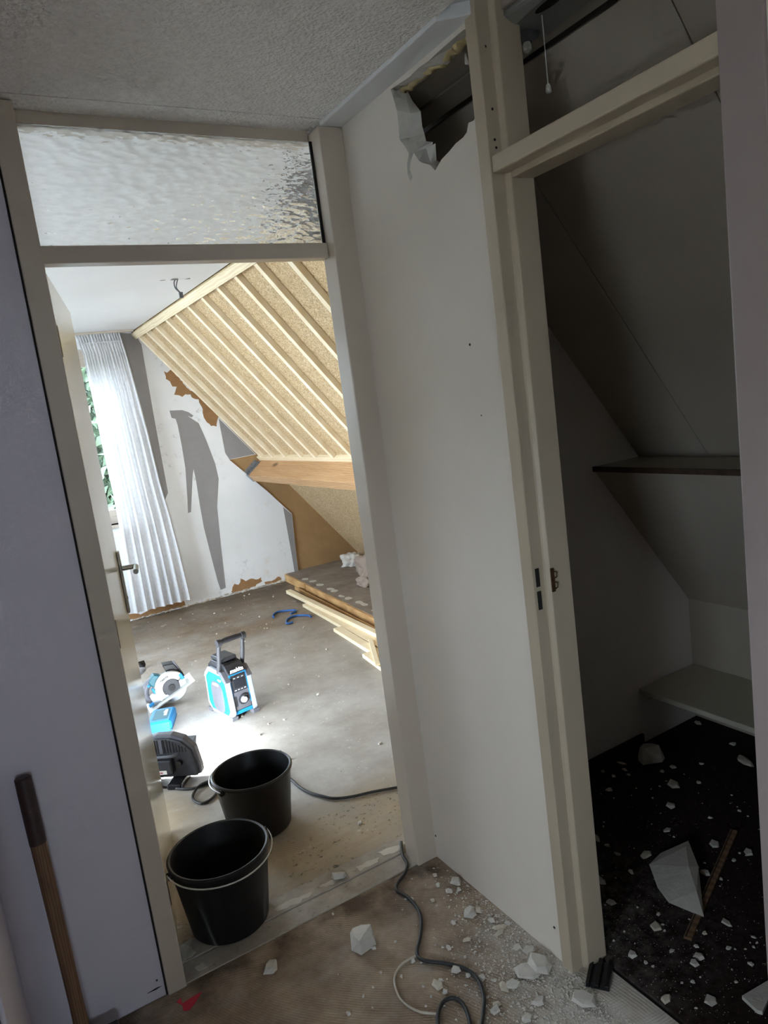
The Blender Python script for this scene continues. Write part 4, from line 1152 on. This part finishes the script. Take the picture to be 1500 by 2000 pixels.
HALL_MED = [(1.105, 1.687, .022, .028, .012), (1.086, 1.816, .023, .025, .010), (1.114, 1.801, .018, .025, .010), (.999, 1.406, .036, .044, .012), (.979, 1.416, .028, .047, .010), (.912, 1.540, .031, .031, .015), (.927, 1.507, .017, .023, .010), (.953, 1.477, .023, .023, .010), (.841, 1.532, .025, .045, .010), (.845, 1.500, .019, .022, .010), (.857, 1.539, .014, .019, .010), (.913, 1.371, .029, .024, .014), (.925, 1.382, .027, .016, .010), (1.017, 1.322, .035, .038, .012), (.961, 1.303, .039, .030, .012), (.603, 1.608, .014, .020, .010), (1.109, 1.591, .040, .030, .008), (1.110, 1.629, .019, .027, .008), (1.099, 1.500, .029, .024, .008), (1.118, 1.469, .032, .040, .008), (1.005, 1.614, .027, .019, .006), (.944, 1.623, .015, .019, .008), (1.014, 1.695, .017, .020, .008), (.836, 1.647, .018, .016, .010), (1.097, 1.912, .014, .021, .008), (1.076, 1.863, .017, .020, .008), (.771, 1.763, .015, .019, .010), (.779, 1.621, .009, .017, .008), (1.096, 1.574, .033, .021, .008), (1.140, 1.587, .022, .026, .006), (.741, 1.975, .008, .015, .004), (.975, 1.866, .010, .020, .005), (1.021, 1.816, .013, .019, .008)]
CLOSET_MED = [(1.682, 1.527, .047, .037, .008), (1.884, 1.419, .037, .046, .010), (1.928, 1.326, .030, .045, .010), (1.747, 1.353, .026, .035, .010), (2.085, 1.732, .043, .066, .012), (1.964, 1.650, .032, .035, .010), (1.840, 1.568, .035, .023, .006), (1.610, 1.187, .020, .038, .006), (1.450, 1.302, .032, .036, .010), (1.448, 1.159, .028, .032, .010), (1.419, 1.152, .022, .026, .010), (1.318, 1.274, .031, .027, .010), (1.271, 1.126, .031, .030, .010), (1.353, 1.055, .034, .037, .005), (1.473, 1.186, .013, .016, .006), (1.527, 1.063, .012, .022, .006), (1.530, 1.202, .014, .016, .006), (1.617, 1.110, .011, .016, .006), (1.325, 1.233, .012, .013, .006), (1.366, 1.118, .011, .016, .006), (1.449, 1.051, .011, .012, .005), (1.531, 1.129, .017, .014, .005), (1.411, 1.218, .020, .014, .005), (1.889, 1.870, .028, .028, .008), (1.972, 1.978, .017, .030, .006), (2.040, 1.927, .014, .034, .006), (1.975, 1.925, .018, .022, .006), (2.022, 1.891, .016, .022, .005), (2.071, 1.97, .013, .051, .006), (2.189, 1.814, .024, .030, .006), (2.134, 1.820, .020, .026, .006), (2.283, 1.755, .018, .023, .006), (2.163, 1.678, .018, .021, .006), (2.004, 1.516, .014, .021, .006), (2.109, 1.477, .014, .022, .005), (1.862, 1.334, .020, .015, .006), (1.581, 1.504, .015, .030, .008), (1.756, 1.306, .011, .017, .005), (1.618, 1.591, .020, .024, .006), (1.627, 1.645, .016, .025, .006), (1.631, 1.695, .021, .068, .010), (1.479, 1.547, .023, .064, .014), (1.431, 1.448, .028, .032, .008), (1.496, 1.330, .015, .013, .005), (2.56, 1.97, .028, .048, .008), (2.499, 1.761, .023, .037, .008)]
for L, z, lab, grp, sd in ((HALL_MED, .0, 'small plaster chip strewn over the brown hall floor', 'plaster chips in the hall', 300), (CLOSET_MED, .004, 'small plaster chip strewn over the dark closet carpet', 'plaster chips in the closet', 500)):
    for i, (x, y, a, b, h_) in enumerate(L):
        o = obj('plaster_chip', chip_mesh(a * 1.3, b * 1.1, h_, sd + i, 5), 'plaster' if i % 4 else 'plaster_old'); o.location = (x, y, z); o.rotation_euler = (0, 0, rnd.uniform(-.4, .4)); tag(o, lab, 'plaster chip', grp)
bases = [chip_mesh(1, rnd.uniform(.6, .9), rnd.uniform(.25, .5), 700 + i, 5) for i in range(8)]
bmeshes = []
for b in bases:
    me = bpy.data.meshes.new('plaster_crumb'); b.to_mesh(me); b.free(); me.materials.append(M['plaster']); bmeshes.append(me)


def crumb(x, y, z, s, lab, grp):
    o = bpy.data.objects.new('plaster_crumb', rnd.choice(bmeshes)); COL.objects.link(o); o.location = (x, y, z); o.scale = (s, s, s); o.rotation_euler = (0, 0, rnd.uniform(0, 6.28)); tag(o, lab, 'plaster crumb', grp)


k = 0
while k < 90:
    x, y = rnd.uniform(.55, 1.14), rnd.uniform(1.25, 1.95)
    if rnd.random() < max(.10, 1 - abs(1.15 - x) * 1.6 - max(0, y - 1.45) * .9):
        crumb(x, y, 0, rnd.uniform(.006, .014), 'plaster crumb fallen on the hall floor', 'plaster crumbs in the hall'); k += 1
for k in range(110):
    crumb(rnd.uniform(1.29, 2.2), rnd.uniform(.95, 1.98), .004, rnd.uniform(.006, .013), 'plaster crumb fallen on the closet carpet', 'plaster crumbs in the closet')
for k in range(70):
    crumb(rnd.uniform(.75, 2.2), rnd.uniform(2.3, 6.2), 0, rnd.uniform(.010, .030), 'pale flake lying on the bedroom screed', 'flakes on the bedroom floor')
# closet large pieces
o = obj('plaster_chunk', chip_mesh(.105, .12, .075, 41, 9), 'plaster'); o.location = (2.17, 1.90, .004); o.rotation_euler = (0, 0, .6); tag(o, 'plaster chunk lying by the closet end wall', 'plaster chunk', 'plaster chunks in the closet')
o = obj('plaster_chunk', chip_mesh(.12, .05, .014, 43, 9), 'plaster_old'); o.location = (2.413, 1.65, .004); o.rotation_euler = (0, 0, 1.2); tag(o, 'long dim plaster sliver far back in the closet', 'plaster chunk', 'plaster chunks in the closet')
la = thing('wooden_lath', 'brown wooden lath lying under the big plaster chunk', 'lath', (1.7345, 1.317, .004), (0, 0, math.atan2(1.42 - 1.217, 1.992 - 1.476)))
bxo('board', (-.277, .277, -.011, .011, 0, .009), 'lath', la, .001)
bxo('groove', (-.277, .277, .0035, .0075, .0085, .0098), 'dark_wood', la)
top = [(1.634, 1.474), (1.705, 1.487), (1.791, 1.474), (1.798, 1.45), (1.716, 1.353), (1.645, 1.307), (1.57, 1.231), (1.543, 1.331), (1.568, 1.388)]
bm = bmesh.new()
c_ = Vector((1.65, 1.38, 0)); pts = []
for i, (x, y) in enumerate(top):
    z = .018 + .02 * (y - 1.23) + (.022 if i in (3, 4, 5) else 0)
    pts.append((x, y, z)); pts.append((c_.x + (x - c_.x) * .9, c_.y + (y - c_.y) * .9, z - .012))
pts += [(1.68, 1.36, .055), (1.76, 1.43, .050), (1.62, 1.29, .042)]
hull(bm, pts)
tag(obj('plaster_chunk', bm, 'plaster'), 'largest plaster chunk, resting across the brown lath in the closet', 'plaster chunk', 'plaster chunks in the closet')
bm = bmesh.new(); prism(bm, [(x, y, .0045) for x, y in [(1.412, 1.012), (1.503, 1.0), (1.60, .985), (1.52, .962), (1.463, .970), (1.408, .955), (1.402, .965)]], (0, 0, .011))
tag(obj('plaster_chunk', bm, 'plaster', bevel=.001), 'triangular plaster slab at the near right edge of the closet carpet', 'plaster chunk', 'plaster chunks in the closet')


# dust: uncountable grains
def grains(name, n, fn, label, mat='plaster'):
    vs, fs = [], []
    for i in range(n):
        x, y, z, s = fn()
        a = rnd.uniform(0, 6.28); k = len(vs)
        for q in range(3): vs.append((x + s * math.cos(a + q * 2.1) * rnd.uniform(.6, 1.2), y + s * math.sin(a + q * 2.1) * rnd.uniform(.6, 1.2), z))
        vs.append((x, y, z + s * rnd.uniform(.5, 1.0)))
        fs += [(k, k + 1, k + 3), (k + 1, k + 2, k + 3), (k + 2, k, k + 3)]
    me = bpy.data.meshes.new(name); me.from_pydata(vs, [], fs); me.materials.append(M[mat])
    o = bpy.data.objects.new(name, me); COL.objects.link(o); return tag(o, label, 'dust', kind='stuff')


def g_hall():
    while True:
        x, y = rnd.uniform(.6, 1.155), rnd.uniform(1.1, 1.97)
        w = max(.02, 1 - (1.155 - x) * 2.2 - max(0, y - 1.40) * 1.3 - max(0, 1.25 - y) * 1.5)
        if rnd.random() < w * w: return x, y, 0, rnd.uniform(.0008, .0028)


def g_clos():
    while True:
        x, y = rnd.uniform(1.26, 2.3), rnd.uniform(.9, 2.0)
        if rnd.random() < max(.06, 1 - (x - 1.26) * 1.3): return x, y, .004, rnd.uniform(.0007, .002)


def g_mix():
    x, y, z, q = g_hall()
    return x, y, z, (q if rnd.random() < .88 else rnd.uniform(.003, .0065))


grains('plaster_dust', 5600, g_mix, 'fine plaster rubble strewn along the hall wall base')
grains('plaster_dust', 1700, g_clos, 'fine plaster grit speckling the dark closet carpet')
grains('plaster_dust', 900, lambda: (rnd.uniform(.6, 2.3), rnd.uniform(2.2, 6.2), 0, rnd.uniform(.001, .004)), 'fine pale grit speckling the bedroom screed')
